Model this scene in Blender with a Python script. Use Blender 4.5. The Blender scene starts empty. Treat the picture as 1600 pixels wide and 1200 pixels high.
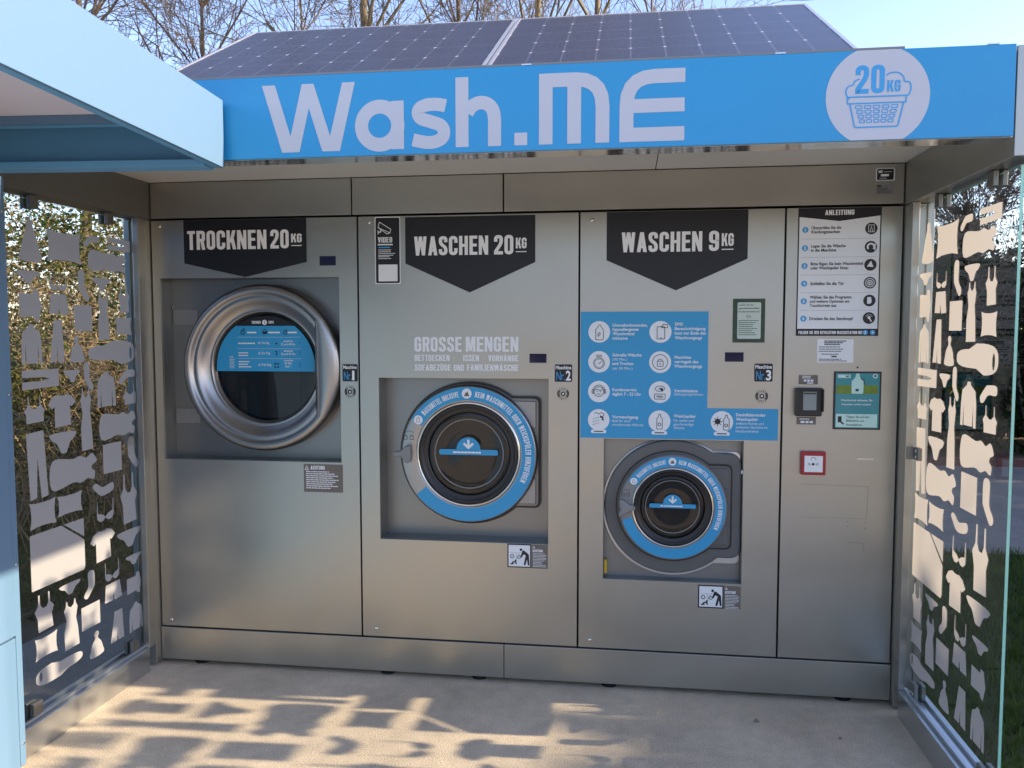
import bpy, math, random
from mathutils import Vector, Matrix
random.seed(11)
S = bpy.context.scene
COL = S.collection
PI = math.pi
# ------------------------------------------------------------------ camera, sky, sun, exposure
cd = bpy.data.cameras.new('camera'); cam = bpy.data.objects.new('camera', cd); COL.objects.link(cam)
YAW, PIT, ROL = -0.1374793, -0.0651195, -0.0003045
fw = Vector((math.sin(YAW)*math.cos(PIT), math.cos(YAW)*math.cos(PIT), math.sin(PIT)))
rt = fw.cross(Vector((0, 0, 1))).normalized(); up = rt.cross(fw)
r2 = math.cos(ROL)*rt + math.sin(ROL)*up; u2 = -math.sin(ROL)*rt + math.cos(ROL)*up
M = Matrix((r2, u2, -fw)).transposed().to_4x4(); M.translation = (2.18044, -3.5613, 1.57189)
cam.matrix_world = M
cd.sensor_width = 36; cd.lens = 1280.23/1600*36; cd.clip_start = .05; cd.clip_end = 600
S.camera = cam
SUN_EL = math.radians(22.0); SUN_ROT = math.radians(87.1)
W = bpy.data.worlds.new('World'); S.world = W; W.use_nodes = True
wn = W.node_tree.nodes; sky = wn.new('ShaderNodeTexSky'); sky.sky_type = 'NISHITA'; sky.sun_disc = False
sky.sun_elevation = SUN_EL; sky.sun_rotation = SUN_ROT; sky.air_density = 1.0; sky.dust_density = .7; sky.ozone_density = 2.0
tn = wn.new('ShaderNodeMixRGB'); tn.blend_type = 'MULTIPLY'; tn.inputs[0].default_value = 1; tn.inputs[2].default_value = (1.0, .89, .96, 1)
W.node_tree.links.new(sky.outputs[0], tn.inputs[1]); W.node_tree.links.new(tn.outputs[0], wn['Background'].inputs[0]); wn['Background'].inputs[1].default_value = .15
sl = bpy.data.lights.new('sun', 'SUN'); sl.energy = 4.2; sl.angle = math.radians(.6); sl.color = (1, .80, .58)
so = bpy.data.objects.new('sun', sl); COL.objects.link(so)
tosun = Vector((math.cos(SUN_EL)*math.sin(SUN_ROT), math.cos(SUN_EL)*math.cos(SUN_ROT), math.sin(SUN_EL)))
so.rotation_euler = tosun.to_track_quat('Z', 'Y').to_euler(); so.location = (20, 1, 10)
S.view_settings.view_transform = 'Standard'; S.view_settings.look = 'None'
S.view_settings.exposure = 1.55; S.view_settings.gamma = 1
S.render.engine = 'CYCLES'; S.cycles.transparent_max_bounces = 24; S.cycles.max_bounces = 10

# ------------------------------------------------------------------ helpers
def rgb(r, g, b):                                        # sRGB 0-255 -> linear
    f = lambda c: c/12.92 if c <= .04045 else ((c+.055)/1.055)**2.4
    return (f(r/255), f(g/255), f(b/255), 1)

def mat(name, col, rough=.5, metal=0, spec=.5, noise=0, nscale=20, bump=0, bscale=80, emit=0, stretch=None, rvar=0, trans=0):
    m = bpy.data.materials.new(name); m.use_nodes = True
    nt = m.node_tree; b = nt.nodes['Principled BSDF']
    if len(col) == 3: col = (*col, 1)
    b.inputs['Base Color'].default_value = col
    b.inputs['Roughness'].default_value = rough; b.inputs['Metallic'].default_value = metal
    b.inputs['Specular IOR Level'].default_value = spec
    tc = nt.nodes.new('ShaderNodeTexCoord')
    src = tc.outputs['Object']
    if stretch:
        mp = nt.nodes.new('ShaderNodeMapping'); mp.inputs['Scale'].default_value = stretch
        nt.links.new(src, mp.inputs[0]); src = mp.outputs[0]
    if noise or rvar:
        n = nt.nodes.new('ShaderNodeTexNoise'); n.inputs['Scale'].default_value = nscale; n.inputs['Detail'].default_value = 6
        nt.links.new(src, n.inputs['Vector'])
    if noise:
        mx = nt.nodes.new('ShaderNodeMixRGB'); mx.blend_type = 'MIX'
        mx.inputs[1].default_value = tuple(c*(1-noise) for c in col[:3])+(1,)
        mx.inputs[2].default_value = tuple(min(1, c*(1+noise)) for c in col[:3])+(1,)
        nt.links.new(n.outputs['Fac'], mx.inputs[0]); nt.links.new(mx.outputs[0], b.inputs['Base Color'])
    if rvar:
        mr = nt.nodes.new('ShaderNodeMapRange'); mr.inputs[1].default_value = .3; mr.inputs[2].default_value = .7
        mr.inputs[3].default_value = rough-rvar; mr.inputs[4].default_value = rough+rvar
        nt.links.new(n.outputs['Fac'], mr.inputs[0]); nt.links.new(mr.outputs[0], b.inputs['Roughness'])
    if bump:
        n2 = nt.nodes.new('ShaderNodeTexNoise'); n2.inputs['Scale'].default_value = bscale; n2.inputs['Detail'].default_value = 5
        nt.links.new(src, n2.inputs['Vector'])
        bp = nt.nodes.new('ShaderNodeBump'); bp.inputs['Strength'].default_value = bump; bp.inputs['Distance'].default_value = .01
        nt.links.new(n2.outputs['Fac'], bp.inputs['Height']); nt.links.new(bp.outputs[0], b.inputs['Normal'])
    if emit:
        b.inputs['Emission Color'].default_value = col; b.inputs['Emission Strength'].default_value = emit
    if trans: b.inputs['Transmission Weight'].default_value = trans
    return m

def glass_mat(name, tint, ior=1.5, rough=0.0, extra=0.0):  # thin pane: light passes straight through, fresnel reflection on top
    m = bpy.data.materials.new(name); m.use_nodes = True; nt = m.node_tree
    nt.nodes.remove(nt.nodes['Principled BSDF']); out = nt.nodes['Material Output']
    t = nt.nodes.new('ShaderNodeBsdfTransparent'); t.inputs[0].default_value = (*tint, 1)
    g = nt.nodes.new('ShaderNodeBsdfGlossy'); g.inputs['Roughness'].default_value = rough
    f = nt.nodes.new('ShaderNodeFresnel'); ge = nt.nodes.new('ShaderNodeNewGeometry')
    mr = nt.nodes.new('ShaderNodeMapRange'); mr.inputs[3].default_value = ior; mr.inputs[4].default_value = 1/ior   # same reflection from either face
    nt.links.new(ge.outputs['Backfacing'], mr.inputs[0]); nt.links.new(mr.outputs[0], f.inputs[0])
    mx = nt.nodes.new('ShaderNodeMixShader')
    a = nt.nodes.new('ShaderNodeMath'); a.operation = 'ADD'; a.inputs[1].default_value = extra
    nt.links.new(f.outputs[0], a.inputs[0]); nt.links.new(a.outputs[0], mx.inputs[0])
    nt.links.new(t.outputs[0], mx.inputs[1]); nt.links.new(g.outputs[0], mx.inputs[2]); nt.links.new(mx.outputs[0], out.inputs[0])
    return m

def translucent_mat(name, col, frac, col2=None):
    m = bpy.data.materials.new(name); m.use_nodes = True; nt = m.node_tree
    nt.nodes.remove(nt.nodes['Principled BSDF']); out = nt.nodes['Material Output']
    d = nt.nodes.new('ShaderNodeBsdfDiffuse'); d.inputs[0].default_value = (*col[:3], 1)
    t = nt.nodes.new('ShaderNodeBsdfTranslucent'); t.inputs[0].default_value = (*(col2 or col)[:3], 1)
    mx = nt.nodes.new('ShaderNodeMixShader'); mx.inputs[0].default_value = frac
    nt.links.new(d.outputs[0], mx.inputs[1]); nt.links.new(t.outputs[0], mx.inputs[2]); nt.links.new(mx.outputs[0], out.inputs[0])
    return m

class MB:
    def __init__(s): s.v = []; s.f = []; s.sm = []
    def add(s, vs, fs, smooth=False):
        o = len(s.v); s.v += [tuple(p) for p in vs]; s.f += [tuple(o+i for i in f) for f in fs]; s.sm += [smooth]*len(fs); return s
    def box(s, x0, x1, y0, y1, z0, z1):
        return s.add([(x0,y0,z0),(x1,y0,z0),(x1,y1,z0),(x0,y1,z0),(x0,y0,z1),(x1,y0,z1),(x1,y1,z1),(x0,y1,z1)],
                     [(0,3,2,1),(4,5,6,7),(0,1,5,4),(1,2,6,5),(2,3,7,6),(3,0,4,7)])
    def plate(s, x0, x1, z0, z1, y0, y1, holes=(), depth=None, back=True):
        # sheet panel facing -y (front y0, back y1); one optional rectangular hole, walls going back to `depth`
        if not holes: return s.box(x0, x1, y0, y1, z0, z1)
        a, b, c, d = holes                                 # x0 x1 z0 z1 of the hole
        O = [(x0,z0),(x1,z0),(x1,z1),(x0,z1)]; I = [(a,c),(b,c),(b,d),(a,d)]
        vs = [(x,y0,z) for x, z in O]+[(x,y0,z) for x, z in I]+[(x,y1,z) for x, z in O]+[(x,depth,z) for x, z in I]
        fs = []
        for i in range(4):
            j = (i+1) % 4
            fs += [(i, j, 4+j, 4+i), (j, i, 8+i, 8+j), (4+i, 4+j, 12+j, 12+i)]
        if back: fs.append((12, 13, 14, 15))
        return s.add(vs, fs)
    def prism(s, poly, y0, y1, cap_back=True):             # poly in (x,z), counter-clockwise seen from -y
        n = len(poly)
        s.add([(x, y0, z) for x, z in poly]+[(x, y1, z) for x, z in poly],
              [tuple(range(n))]+([tuple(range(2*n-1, n-1, -1))] if cap_back else [])+[(i, i+n, (i+1) % n+n, (i+1) % n) for i in range(n)])
        return s
    def lathe(s, cx, cz, prof, n=72, a0=0, a1=2*PI, smooth=True):  # prof: list of (r,y), axis along y
        full = abs(a1-a0-2*PI) < 1e-6; m = n if full else n+1
        vs = []
        for i in range(m):
            a = a0+(a1-a0)*i/n
            vs += [(cx+r*math.cos(a), y, cz+r*math.sin(a)) for r, y in prof]
        k = len(prof); fs = []
        for i in range(n):
            j = (i+1) % m
            for q in range(k-1): fs.append((i*k+q, i*k+q+1, j*k+q+1, j*k+q))
        return s.add(vs, fs, smooth)
    def disc(s, cx, cz, r, y, n=48):
        return s.add([(cx+r*math.cos(2*PI*i/n), y, cz+r*math.sin(2*PI*i/n)) for i in range(n)], [tuple(range(n))])
    def tube(s, pts, rads, n=5, smooth=True):
        rings = []
        for i, p in enumerate(pts):
            p = Vector(p); d = (Vector(pts[min(i+1, len(pts)-1)])-Vector(pts[max(i-1, 0)])).normalized()
            a = d.orthogonal().normalized(); b = d.cross(a)
            rings.append([p+rads[i]*(math.cos(2*PI*k/n)*a+math.sin(2*PI*k/n)*b) for k in range(n)])
        vs = [v for r in rings for v in r]; fs = []
        for i in range(len(pts)-1):
            for k in range(n): fs.append((i*n+k, i*n+(k+1) % n, (i+1)*n+(k+1) % n, (i+1)*n+k))
        return s.add(vs, fs, smooth)
    def cyl(s, p0, p1, r, n=16, caps=True):
        o = len(s.v); s.tube([p0, p1], [r, r], n)
        if caps: s.f += [tuple(o+k for k in range(n)), tuple(o+n+k for k in range(n))]; s.sm += [False, False]
        return s
    def sheet(s, x0, x1, y0, y1, z): return s.add([(x0,y0,z),(x1,y0,z),(x1,y1,z),(x0,y1,z)], [(0,1,2,3)])

ORG = {}
def build(name, mb, m, parent=None, label=None, bevel=0, kind=None):
    me = bpy.data.meshes.new(name)
    o = bpy.data.objects.new(name, me); COL.objects.link(o)
    root = parent
    while root is not None and root.parent is not None: root = root.parent
    ox, oy, oz = ORG.get(root.name, (0, 0, 0)) if root is not None else (0, 0, 0)
    me.from_pydata([(x-ox, y-oy, z-oz) for x, y, z in mb.v], [], mb.f)
    me.polygons.foreach_set('use_smooth', mb.sm); me.update()
    if m: me.materials.append(m)
    if parent: o.parent = parent
    if label: o['label'] = label
    if kind: o['kind'] = kind
    if bevel:
        bv = o.modifiers.new('bevel', 'BEVEL'); bv.width = bevel; bv.segments = 2; bv.limit_method = 'ANGLE'; bv.angle_limit = math.radians(50)
    return o
def thing(name, label, cat, loc=(0, 0, 0), group=None, rotz=0, local=False):
    o = bpy.data.objects.new(name, None); COL.objects.link(o); o.empty_display_size = .05
    o.location = loc; o.rotation_euler.z = rotz; o['label'] = label; o['category'] = cat
    ORG[o.name] = (0, 0, 0) if local else tuple(loc)
    if group: o['group'] = group
    return o
def tag(o, label, cat, group=None):
    o['label'] = label; o['category'] = cat
    if group: o['group'] = group
    return o

# ------------------------------------------------------------------ flat lettering and pictograms
def roundpath(pts, r, closed=False, n=5):
    out = []; L = len(pts)
    for i, p in enumerate(pts):
        rr = p[2] if len(p) > 2 else r
        if (not closed and i in (0, L-1)) or rr <= 0: out.append((p[0], p[1])); continue
        p = Vector(p[:2]); a = Vector(pts[i-1][:2])-p; b = Vector(pts[(i+1) % L][:2])-p
        q = min(rr, a.length*.499, b.length*.499); p0 = p+a.normalized()*q; p1 = p+b.normalized()*q
        for k in range(n+1):
            t = k/n; out.append(tuple((1-t)**2*p0+2*t*(1-t)*p+t*t*p1))
    return out
def stroke(pts, t, closed=False):
    P = [Vector(p) for p in pts]; Q = [P[0]]
    for p in P[1:]:
        if (p-Q[-1]).length > 1e-6: Q.append(p)
    if closed and (Q[0]-Q[-1]).length < 1e-6: Q.pop()
    P = Q; n = len(P); L = []; R = []
    for i in range(n):
        d0 = (P[i]-P[i-1]) if (closed or i > 0) else (P[1]-P[0])
        d1 = (P[(i+1) % n]-P[i]) if (closed or i < n-1) else d0
        d0 = d0.normalized(); d1 = d1.normalized()
        nrm = Vector((-(d0.y+d1.y), d0.x+d1.x))
        if nrm.length < 1e-6: nrm = Vector((-d0.y, d0.x))
        nrm.normalize(); c = max(.4, nrm.dot(Vector((-d0.y, d0.x))))
        L.append(P[i]+nrm*t/2/c); R.append(P[i]-nrm*t/2/c)
    out = []
    for i in range(n if closed else n-1):
        j = (i+1) % n; out.append([tuple(R[i]), tuple(R[j]), tuple(L[j]), tuple(L[i])])
    return out
T_ = .165
def glyph(c, w=.43, t=T_):
    """condensed sans capitals, height 1"""
    a, b, lo, hi, md = t/2, w-t/2, t/2, 1-t/2, .5; r = .15
    R = lambda x0, z0, x1, z1: [(x0, z0), (x1, z0), (x1, z1), (x0, z1)]
    D = lambda x0, z0, x1, z1, h=t*1.02: [(x0, z0), (x0+h, z0), (x1+h, z1), (x1, z1)] if z0 < z1 else [(x1, z1), (x1+h, z1), (x0+h, z0), (x0, z0)]
    st = lambda p, cl=False: stroke(roundpath(p, r, cl), t, cl)
    V = R(0, 0, t, 1); VR = R(w-t, 0, w, 1)
    if c == ' ': return .2, []
    if c in 'ÄÜÖ':
        ww, p = glyph({'Ä': 'A', 'Ü': 'U', 'Ö': 'O'}[c], w, t); q = .12
        return ww, p+[R(ww*.5-.04-q, 1.05, ww*.5-.04, 1.05+q), R(ww*.5+.04, 1.05, ww*.5+.04+q, 1.05+q)]
    if c == 'A': return w+.03, [D(0, 0, w/2+.015-t/2, 1), D(w+.03-t, 0, w/2+.015-t/2, 1), R(.12, .2, w-.09, .2+t*.8)]
    if c == 'B': return w, [R(0, 0, t, 1)]+st([(t, hi, 0), (b-.01, hi), (b-.01, .53, .1), (t, .53, 0)])+st([(t, .53, 0), (b, .53), (b, lo), (t, lo, 0)])
    if c == 'C': return w, st([(b, .64), (b, hi), (a, hi), (a, lo), (b, lo), (b, .36)])
    if c == 'D': return w, [V]+st([(t, hi, 0), (b, hi), (b, lo), (t, lo, 0)])
    if c == 'E': return w*.9, [V, R(t, 0, w*.9, t*.95), R(t, 1-t*.95, w*.9, 1), R(t, .435, w*.84, .435+t*.9)]
    if c == 'F': return w*.88, [V, R(t, 1-t*.95, w*.88, 1), R(t, .42, w*.82, .42+t*.9)]
    if c == 'G': return w, st([(b, .66), (b, hi), (a, hi), (a, lo), (b, lo), (b, .5, 0), (w*.52, .5, 0)])
    if c == 'H': return w+.01, [V, R(w+.01-t, 0, w+.01, 1), R(t, .43, w+.01-t, .43+t*.9)]
    if c == 'I': return t, [V]
    if c == 'K': return w+.02, [V, D(t*.8, .36, w+.02-t, 1), D(t*1.1, .62, w+.04-t, 0)]
    if c == 'L': return w*.85, [V, R(t, 0, w*.85, t*.95)]
    if c == 'M':
        W2 = w*1.32; return W2, [R(0, 0, t*.95, 1), R(W2-t*.95, 0, W2, 1), D(t*.5, 1, W2/2-t*.5, .05, t*.8), D(W2/2-t*.35, .05, W2-t*1.35, 1, t*.8)]
    if c == 'N': return w+.03, [R(0, 0, t*.92, 1), R(w+.03-t*.92, 0, w+.03, 1), D(0, 1, w+.03-t, 0)]
    if c in 'O0': return w, st([(a, lo), (b, lo), (b, hi), (a, hi)], True)
    if c == 'P': return w, [V]+st([(t, hi, 0), (b, hi), (b, .44), (t, .44, 0)])
    if c == 'R': return w, [V]+st([(t, hi, 0), (b, hi), (b, .5), (t, .5, 0)])+[D(w-t, 0, w*.5-.03, .5)]
    if c == 'S': return w, st([(b, .68), (b, hi), (a, hi), (a, .59), (b, .41), (b, lo), (a, lo), (a, .32)])
    if c == 'T': return w*.92, [R(0, 1-t*.95, w*.92, 1), R(w*.46-t/2, 0, w*.46+t/2, 1-t*.95)]
    if c == 'U': return w, st([(a, 1), (a, lo), (b, lo), (b, 1)])
    if c == 'V': return w+.03, [D(w/2+.015-t/2, 0, 0, 1), D(w/2+.015-t/2, 0, w+.03-t, 1)]
    if c == 'W':
        W2 = w*1.45; h = t*.95
        return W2, [D(W2*.26-h/2, 0, 0, 1, h), D(W2*.26-h/2, 0, W2/2-h/2, 1, h), D(W2*.74-h/2, 0, W2/2-h/2, 1, h), D(W2*.74-h/2, 0, W2-h, 1, h)]
    if c == 'Z': return w*.92, [R(0, 0, w*.92, t*.95), R(0, 1-t*.95, w*.92, 1), D(0, t*.9, w*.92-t*1.1, 1-t*.9, t*1.1)]
    if c == '2': return w, st([(a, .66), (a, hi), (b, hi), (b, .58), (a, .16), (a, lo, 0), (w, lo)])
    if c == '9': return w, st([(a, .46), (b, .46), (b, hi), (a, hi)], True)+st([(b, .7), (b, lo), (a, lo), (a, .3)])
    if c == '1': return w*.6, [R(w*.6-t, 0, w*.6, 1), R(0, .74, w*.6-t, .87)]
    if c == '.': return t, [R(0, 0, t, t)]
    if c == '•': return .2, [[(.1+.09*math.cos(k*PI/4), .42+.09*math.sin(k*PI/4)) for k in range(8)]]
    if c == '-': return .3, [R(.02, .4, .28, .4+t*.8)]
    return .2, []

_bf = {}
def bfont_raw(s, bold):
    k = (s, bold)
    if k in _bf: return _bf[k]
    c = bpy.data.curves.new('t', 'FONT'); c.body = s; c.size = 1; c.offset = bold; c.resolution_u = 3
    o = bpy.data.objects.new('t', c); COL.objects.link(o)
    me = bpy.data.meshes.new_from_object(o.evaluated_get(bpy.context.evaluated_depsgraph_get()))
    vs = [(v.co.x, v.co.y) for v in me.vertices]; fs = [[vs[i] for i in p.vertices] for p in me.polygons]
    bpy.data.objects.remove(o); bpy.data.curves.remove(c); bpy.data.meshes.remove(me)
    _bf[k] = fs; return fs

class D2:
    """flat artwork: polygons in (u,v)"""
    def __getattribute__(s, k):                            # remember where each drawing call begins, so that overlapping strokes get their own depth
        if k in ('rect', 'disc', 'arc', 'line', 'poly', 'caps', 'arccaps', 'text'):
            object.__getattribute__(s, 'start').append((len(object.__getattribute__(s, 'p')), k))
        return object.__getattribute__(s, k)
    def poly(s, pts): s.p.append(list(pts)); return s
    def __init__(s): s.p = []; s.start = [0]
    def rect(s, x0, x1, z0, z1, r=0):
        if r: s.p.append(roundpath([(x0, z0), (x1, z0), (x1, z1), (x0, z1)], r, True))
        else: s.p.append([(x0, z0), (x1, z0), (x1, z1), (x0, z1)])
        return s
    def disc(s, cx, cz, r, n=28, sx=1): s.p.append([(cx+sx*r*math.cos(2*PI*i/n), cz+r*math.sin(2*PI*i/n)) for i in range(n)]); return s
    def arc(s, cx, cz, r, t, a0=0, a1=360, n=28):
        a0, a1 = math.radians(a0), math.radians(a1); full = abs(abs(a1-a0)-2*PI) < 1e-4
        pts = [(cx+r*math.cos(a0+(a1-a0)*i/n), cz+r*math.sin(a0+(a1-a0)*i/n)) for i in range(n if full else n+1)]
        s.p += stroke(pts, t, full); return s
    def line(s, pts, t, closed=False, r=0): s.p += stroke(roundpath(pts, r, closed) if r else [p[:2] for p in pts], t, closed); return s
    def caps(s, text, x, z, h, w=None, gap=.075):
        cur = 0; out = []
        for c in text:
            ww, ps = glyph(c)
            out += [[(cur+px, pz) for px, pz in p] for p in ps]; cur += ww+gap
        cur -= gap; k = (w/cur) if w else h
        s.p += [[(x+px*k, z+pz*h) for px, pz in p] for p in out]; return s
    def arccaps(s, text, cx, cz, r, h, a0, a1, gap=.1):
        L = []; cur = 0
        for c in text:
            ww, ps = glyph(c); L.append((cur, ww, ps)); cur += ww+gap
        cur -= gap; a0, a1 = math.radians(a0), math.radians(a1)
        for st, ww, ps in L:
            a = a0+(a1-a0)*(st+ww/2)/cur; k = abs(a1-a0)*r/cur
            ux, uz = math.sin(a), -math.cos(a); vx, vz = math.cos(a), math.sin(a)
            s.p += [[(cx+r*vx+(px-ww/2)*k*ux+pz*h*vx, cz+r*vz+(px-ww/2)*k*uz+pz*h*vz) for px, pz in p] for p in ps]
        return s
    def text(s, t, x, z, h, w=None, bold=0.012, center=False):
        fs = bfont_raw(t, bold)
        if not fs: return s
        k = h/.69; xs = [p[0] for f in fs for p in f]; x0, x1 = min(xs), max(xs); kx = (w/(x1-x0)) if w else k
        off = x-(x1-x0)*kx/2 if center else x
        s.p += [[(off+(px-x0)*kx, z+pz*k) for px, pz in f] for f in fs]; return s
    def lines(s, x, z, w, n, dz, t, seed=0):               # unreadably small print: broken thin bars
        rr = random.Random(seed)
        for i in range(n):
            e = x+w*rr.uniform(.6, 1); c = x
            while c < e:
                d = min(e-c, w*rr.uniform(.05, .16)); s.rect(c, c+d*.88, z-i*dz, z-i*dz+t); c += d
        return s
    def mesh(s, fn, mb=None):
        mb = mb or MB()
        st = [x for x in s.start if x]; lay = -1; kind = 'poly'; q = 0
        for k, p in enumerate(s.p):
            while st and st[0][0] <= k: kind = st.pop(0)[1]; lay += 1; q = 0
            j = q % 5 if kind in ('caps', 'arccaps', 'line', 'arc') else 0; q += 1
            mb.add([fn(u, v, (j+5*(max(lay, 0) % 4))*2.5e-5) for u, v in p], [tuple(range(len(p)))])
        return mb
def onface(y): return lambda u, v, e: (u, y-e, v)

# ------------------------------------------------------------------ materials
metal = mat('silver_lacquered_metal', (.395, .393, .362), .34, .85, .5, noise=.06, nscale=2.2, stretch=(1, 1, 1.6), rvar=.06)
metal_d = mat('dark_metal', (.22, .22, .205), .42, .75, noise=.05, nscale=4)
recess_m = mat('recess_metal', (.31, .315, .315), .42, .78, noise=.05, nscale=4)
recess_shade = mat('recess_shade_metal', (.235, .245, .245), .36, .85, noise=.06, nscale=3, rvar=.04)  # metal darkened so the recess shade sits in its colour
soffit_m = mat('soffit_metal', (.66, .66, .62), .55, .2, noise=.03, nscale=3)
chrome = mat('polished_steel', (.62, .62, .60), .14, 1, rvar=.04, nscale=40)
alu = mat('brushed_aluminium', (.58, .60, .62), .28, .95, noise=.06, nscale=9, stretch=(30, 1, 1))
bead_m = mat('stainless_bead', (.33, .33, .33), .33, .95, noise=.04, nscale=8)
black = mat('black_vinyl', rgb(24, 25, 32), .42, 0, .4, noise=.08, nscale=5)
gap_m = mat('black_gap', (.006, .006, .007), .8)
white = mat('white_vinyl', (.78, .80, .82), .45, 0, .4, noise=.03, nscale=6)
offw = mat('offwhite_vinyl', (.72, .75, .78), .5, 0, .3)
blue = mat('blue_vinyl', (.026, .295, .56), .38, 0, .45, noise=.04, nscale=3)
sign_blue = mat('sign_blue', (.024, .29, .57), .33, 0, .5, noise=.05, nscale=2)
sign_white = mat('sign_white', (.50, .52, .57), .40, 0, .5, noise=.03, nscale=3)
ink = mat('black_ink', (.012, .012, .015), .5)
inkblue = mat('blue_ink', (.045, .33, .66), .45)
brown = mat('brown_vinyl', (.135, .115, .10), .5, noise=.08)
rubber = mat('black_rubber', (.012, .012, .014), .38, 0, .5)
plastic_d = mat('dark_grey_plastic', (.10, .105, .108), .36, 0, .5, noise=.06, nscale=12)
plastic_g = mat('grey_plastic', (.20, .205, .21), .4, 0, .5)
red = mat('red_plastic', (.34, .012, .02), .35)
baby = mat('blue_paint_sun_copy', (.106, .196, .31), .45, 0, .4, noise=.03, nscale=2)  # kiosk paint, toned down for the faces the sun hits
baby_shade = mat('blue_paint_shade_copy', (.12, .33, .54), .45, 0, .4, noise=.03, nscale=2)  # same kiosk paint, lifted and bluer for the shaded canopy parts
lav = mat('lavender_soffit', (.74, .68, .74), .6, noise=.03, nscale=3)
pane_m = glass_mat('pane_glass', (.90, .94, .92), 1.42)
door_glass = glass_mat('door_glass', (.30, .30, .30), 1.5, .01, .0)
edge_m = mat('glass_edge', (.40, .78, .62), .15, 0, .6, trans=.25)
sticker_m = translucent_mat('frosted_sticker', (.50, .49, .50), .5, (.345, .318, .295))
solar_frame = mat('solar_frame', (.72, .73, .75), .35, .8)
yellow = mat('yellow_plastic', (.55, .38, .02), .4)
screen_teal = mat('screen_teal', rgb(34, 108, 120), .12, 0, .5, emit=.12)
screen_pale = mat('screen_pale', rgb(140, 172, 172), .12, 0, .5, emit=.13)
screen_green = mat('screen_green', rgb(80, 105, 40), .15, 0, .5, noise=.6, nscale=30, emit=.1)
lcd = mat('lcd_grey', (.20, .25, .26), .12, 0, .6)
lcd_blue = mat('lcd_dark_blue', (.012, .014, .05), .06, 0, .7)

def concrete(name, base, speck, bumpk):
    m = bpy.data.materials.new(name); m.use_nodes = True; nt = m.node_tree; b = nt.nodes['Principled BSDF']
    b.inputs['Roughness'].default_value = .85; b.inputs['Specular IOR Level'].default_value = .25
    tc = nt.nodes.new('ShaderNodeTexCoord')
    def noise(sc, det=6, rough=.6):
        n = nt.nodes.new('ShaderNodeTexNoise'); n.inputs['Scale'].default_value = sc; n.inputs['Detail'].default_value = det
        n.inputs['Roughness'].default_value = rough; nt.links.new(tc.outputs['Object'], n.inputs['Vector']); return n
    n1, n2, n3 = noise(1.6), noise(170, 3), noise(14)
    cr = nt.nodes.new('ShaderNodeValToRGB'); e = cr.color_ramp.elements
    e[0].position = .3; e[0].color = tuple(c*.72 for c in base)+(1,); e[1].position = .7; e[1].color = tuple(c*1.18 for c in base)+(1,)
    ad = nt.nodes.new('ShaderNodeMath'); ad.operation = 'MULTIPLY_ADD'; ad.inputs[1].default_value = .45
    nt.links.new(n3.outputs[0], ad.inputs[0])
    sb = nt.nodes.new('ShaderNodeMath'); sb.operation = 'MULTIPLY_ADD'; sb.inputs[1].default_value = .6; sb.inputs[2].default_value = -.03
    nt.links.new(n1.outputs[0], sb.inputs[0]); nt.links.new(sb.outputs[0], ad.inputs[2]); nt.links.new(ad.outputs[0], cr.inputs[0])
    r2_ = nt.nodes.new('ShaderNodeMapRange'); r2_.inputs[1].default_value = .35; r2_.inputs[2].default_value = .65
    r2_.inputs[3].default_value = 1-speck; r2_.inputs[4].default_value = 1+speck
    nt.links.new(n2.outputs[0], r2_.inputs[0])
    mu = nt.nodes.new('ShaderNodeMixRGB'); mu.blend_type = 'MULTIPLY'; mu.inputs[0].default_value = 1
    nt.links.new(cr.outputs[0], mu.inputs[1]); nt.links.new(r2_.outputs[0], mu.inputs[2]); nt.links.new(mu.outputs[0], b.inputs['Base Color'])
    bp = nt.nodes.new('ShaderNodeBump'); bp.inputs['Strength'].default_value = bumpk; bp.inputs['Distance'].default_value = .004
    nt.links.new(n2.outputs[0], bp.inputs['Height']); nt.links.new(bp.outputs[0], b.inputs['Normal'])
    return m
slab_m = concrete('concrete', (.55, .462, .355), .2, .7)
asphalt_m = concrete('asphalt', (.22, .20, .175), .3, .8)
soil_m = concrete('soil_and_leaves', (.10, .075, .045), .5, 1)
lawn_m = concrete('lawn_soil', (.045, .06, .02), .4, 1)
def leafmat(name, c1, c2, tr=.3):
    m = bpy.data.materials.new(name); m.use_nodes = True; nt = m.node_tree
    nt.nodes.remove(nt.nodes['Principled BSDF']); out = nt.nodes['Material Output']
    g = nt.nodes.new('ShaderNodeTexCoord'); n = nt.nodes.new('ShaderNodeTexNoise'); n.inputs['Scale'].default_value = 4.5; n.inputs['Detail'].default_value = 6
    nt.links.new(g.outputs['Object'], n.inputs['Vector'])
    cr = nt.nodes.new('ShaderNodeValToRGB'); cr.color_ramp.elements[0].position = .35; cr.color_ramp.elements[1].position = .65
    cr.color_ramp.elements[0].color = (*c1, 1); cr.color_ramp.elements[1].color = (*c2, 1); nt.links.new(n.outputs[0], cr.inputs[0])
    d = nt.nodes.new('ShaderNodeBsdfDiffuse'); t = nt.nodes.new('ShaderNodeBsdfTranslucent'); mx = nt.nodes.new('ShaderNodeMixShader'); mx.inputs[0].default_value = tr
    nt.links.new(cr.outputs[0], d.inputs[0]); nt.links.new(cr.outputs[0], t.inputs[0])
    nt.links.new(d.outputs[0], mx.inputs[1]); nt.links.new(t.outputs[0], mx.inputs[2]); nt.links.new(mx.outputs[0], out.inputs[0])
    return m
leaf_olive = leafmat('olive_leaves', (.04, .055, .014), (.13, .12, .04))
leaf_ivy = leafmat('ivy_leaves', (.02, .035, .012), (.06, .085, .025))
leaf_dry = leafmat('dry_leaves', (.10, .075, .035), (.22, .165, .085))
leaf_dark = leafmat('dark_leaves', (.008, .014, .006), (.03, .05, .015), .15)
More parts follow.
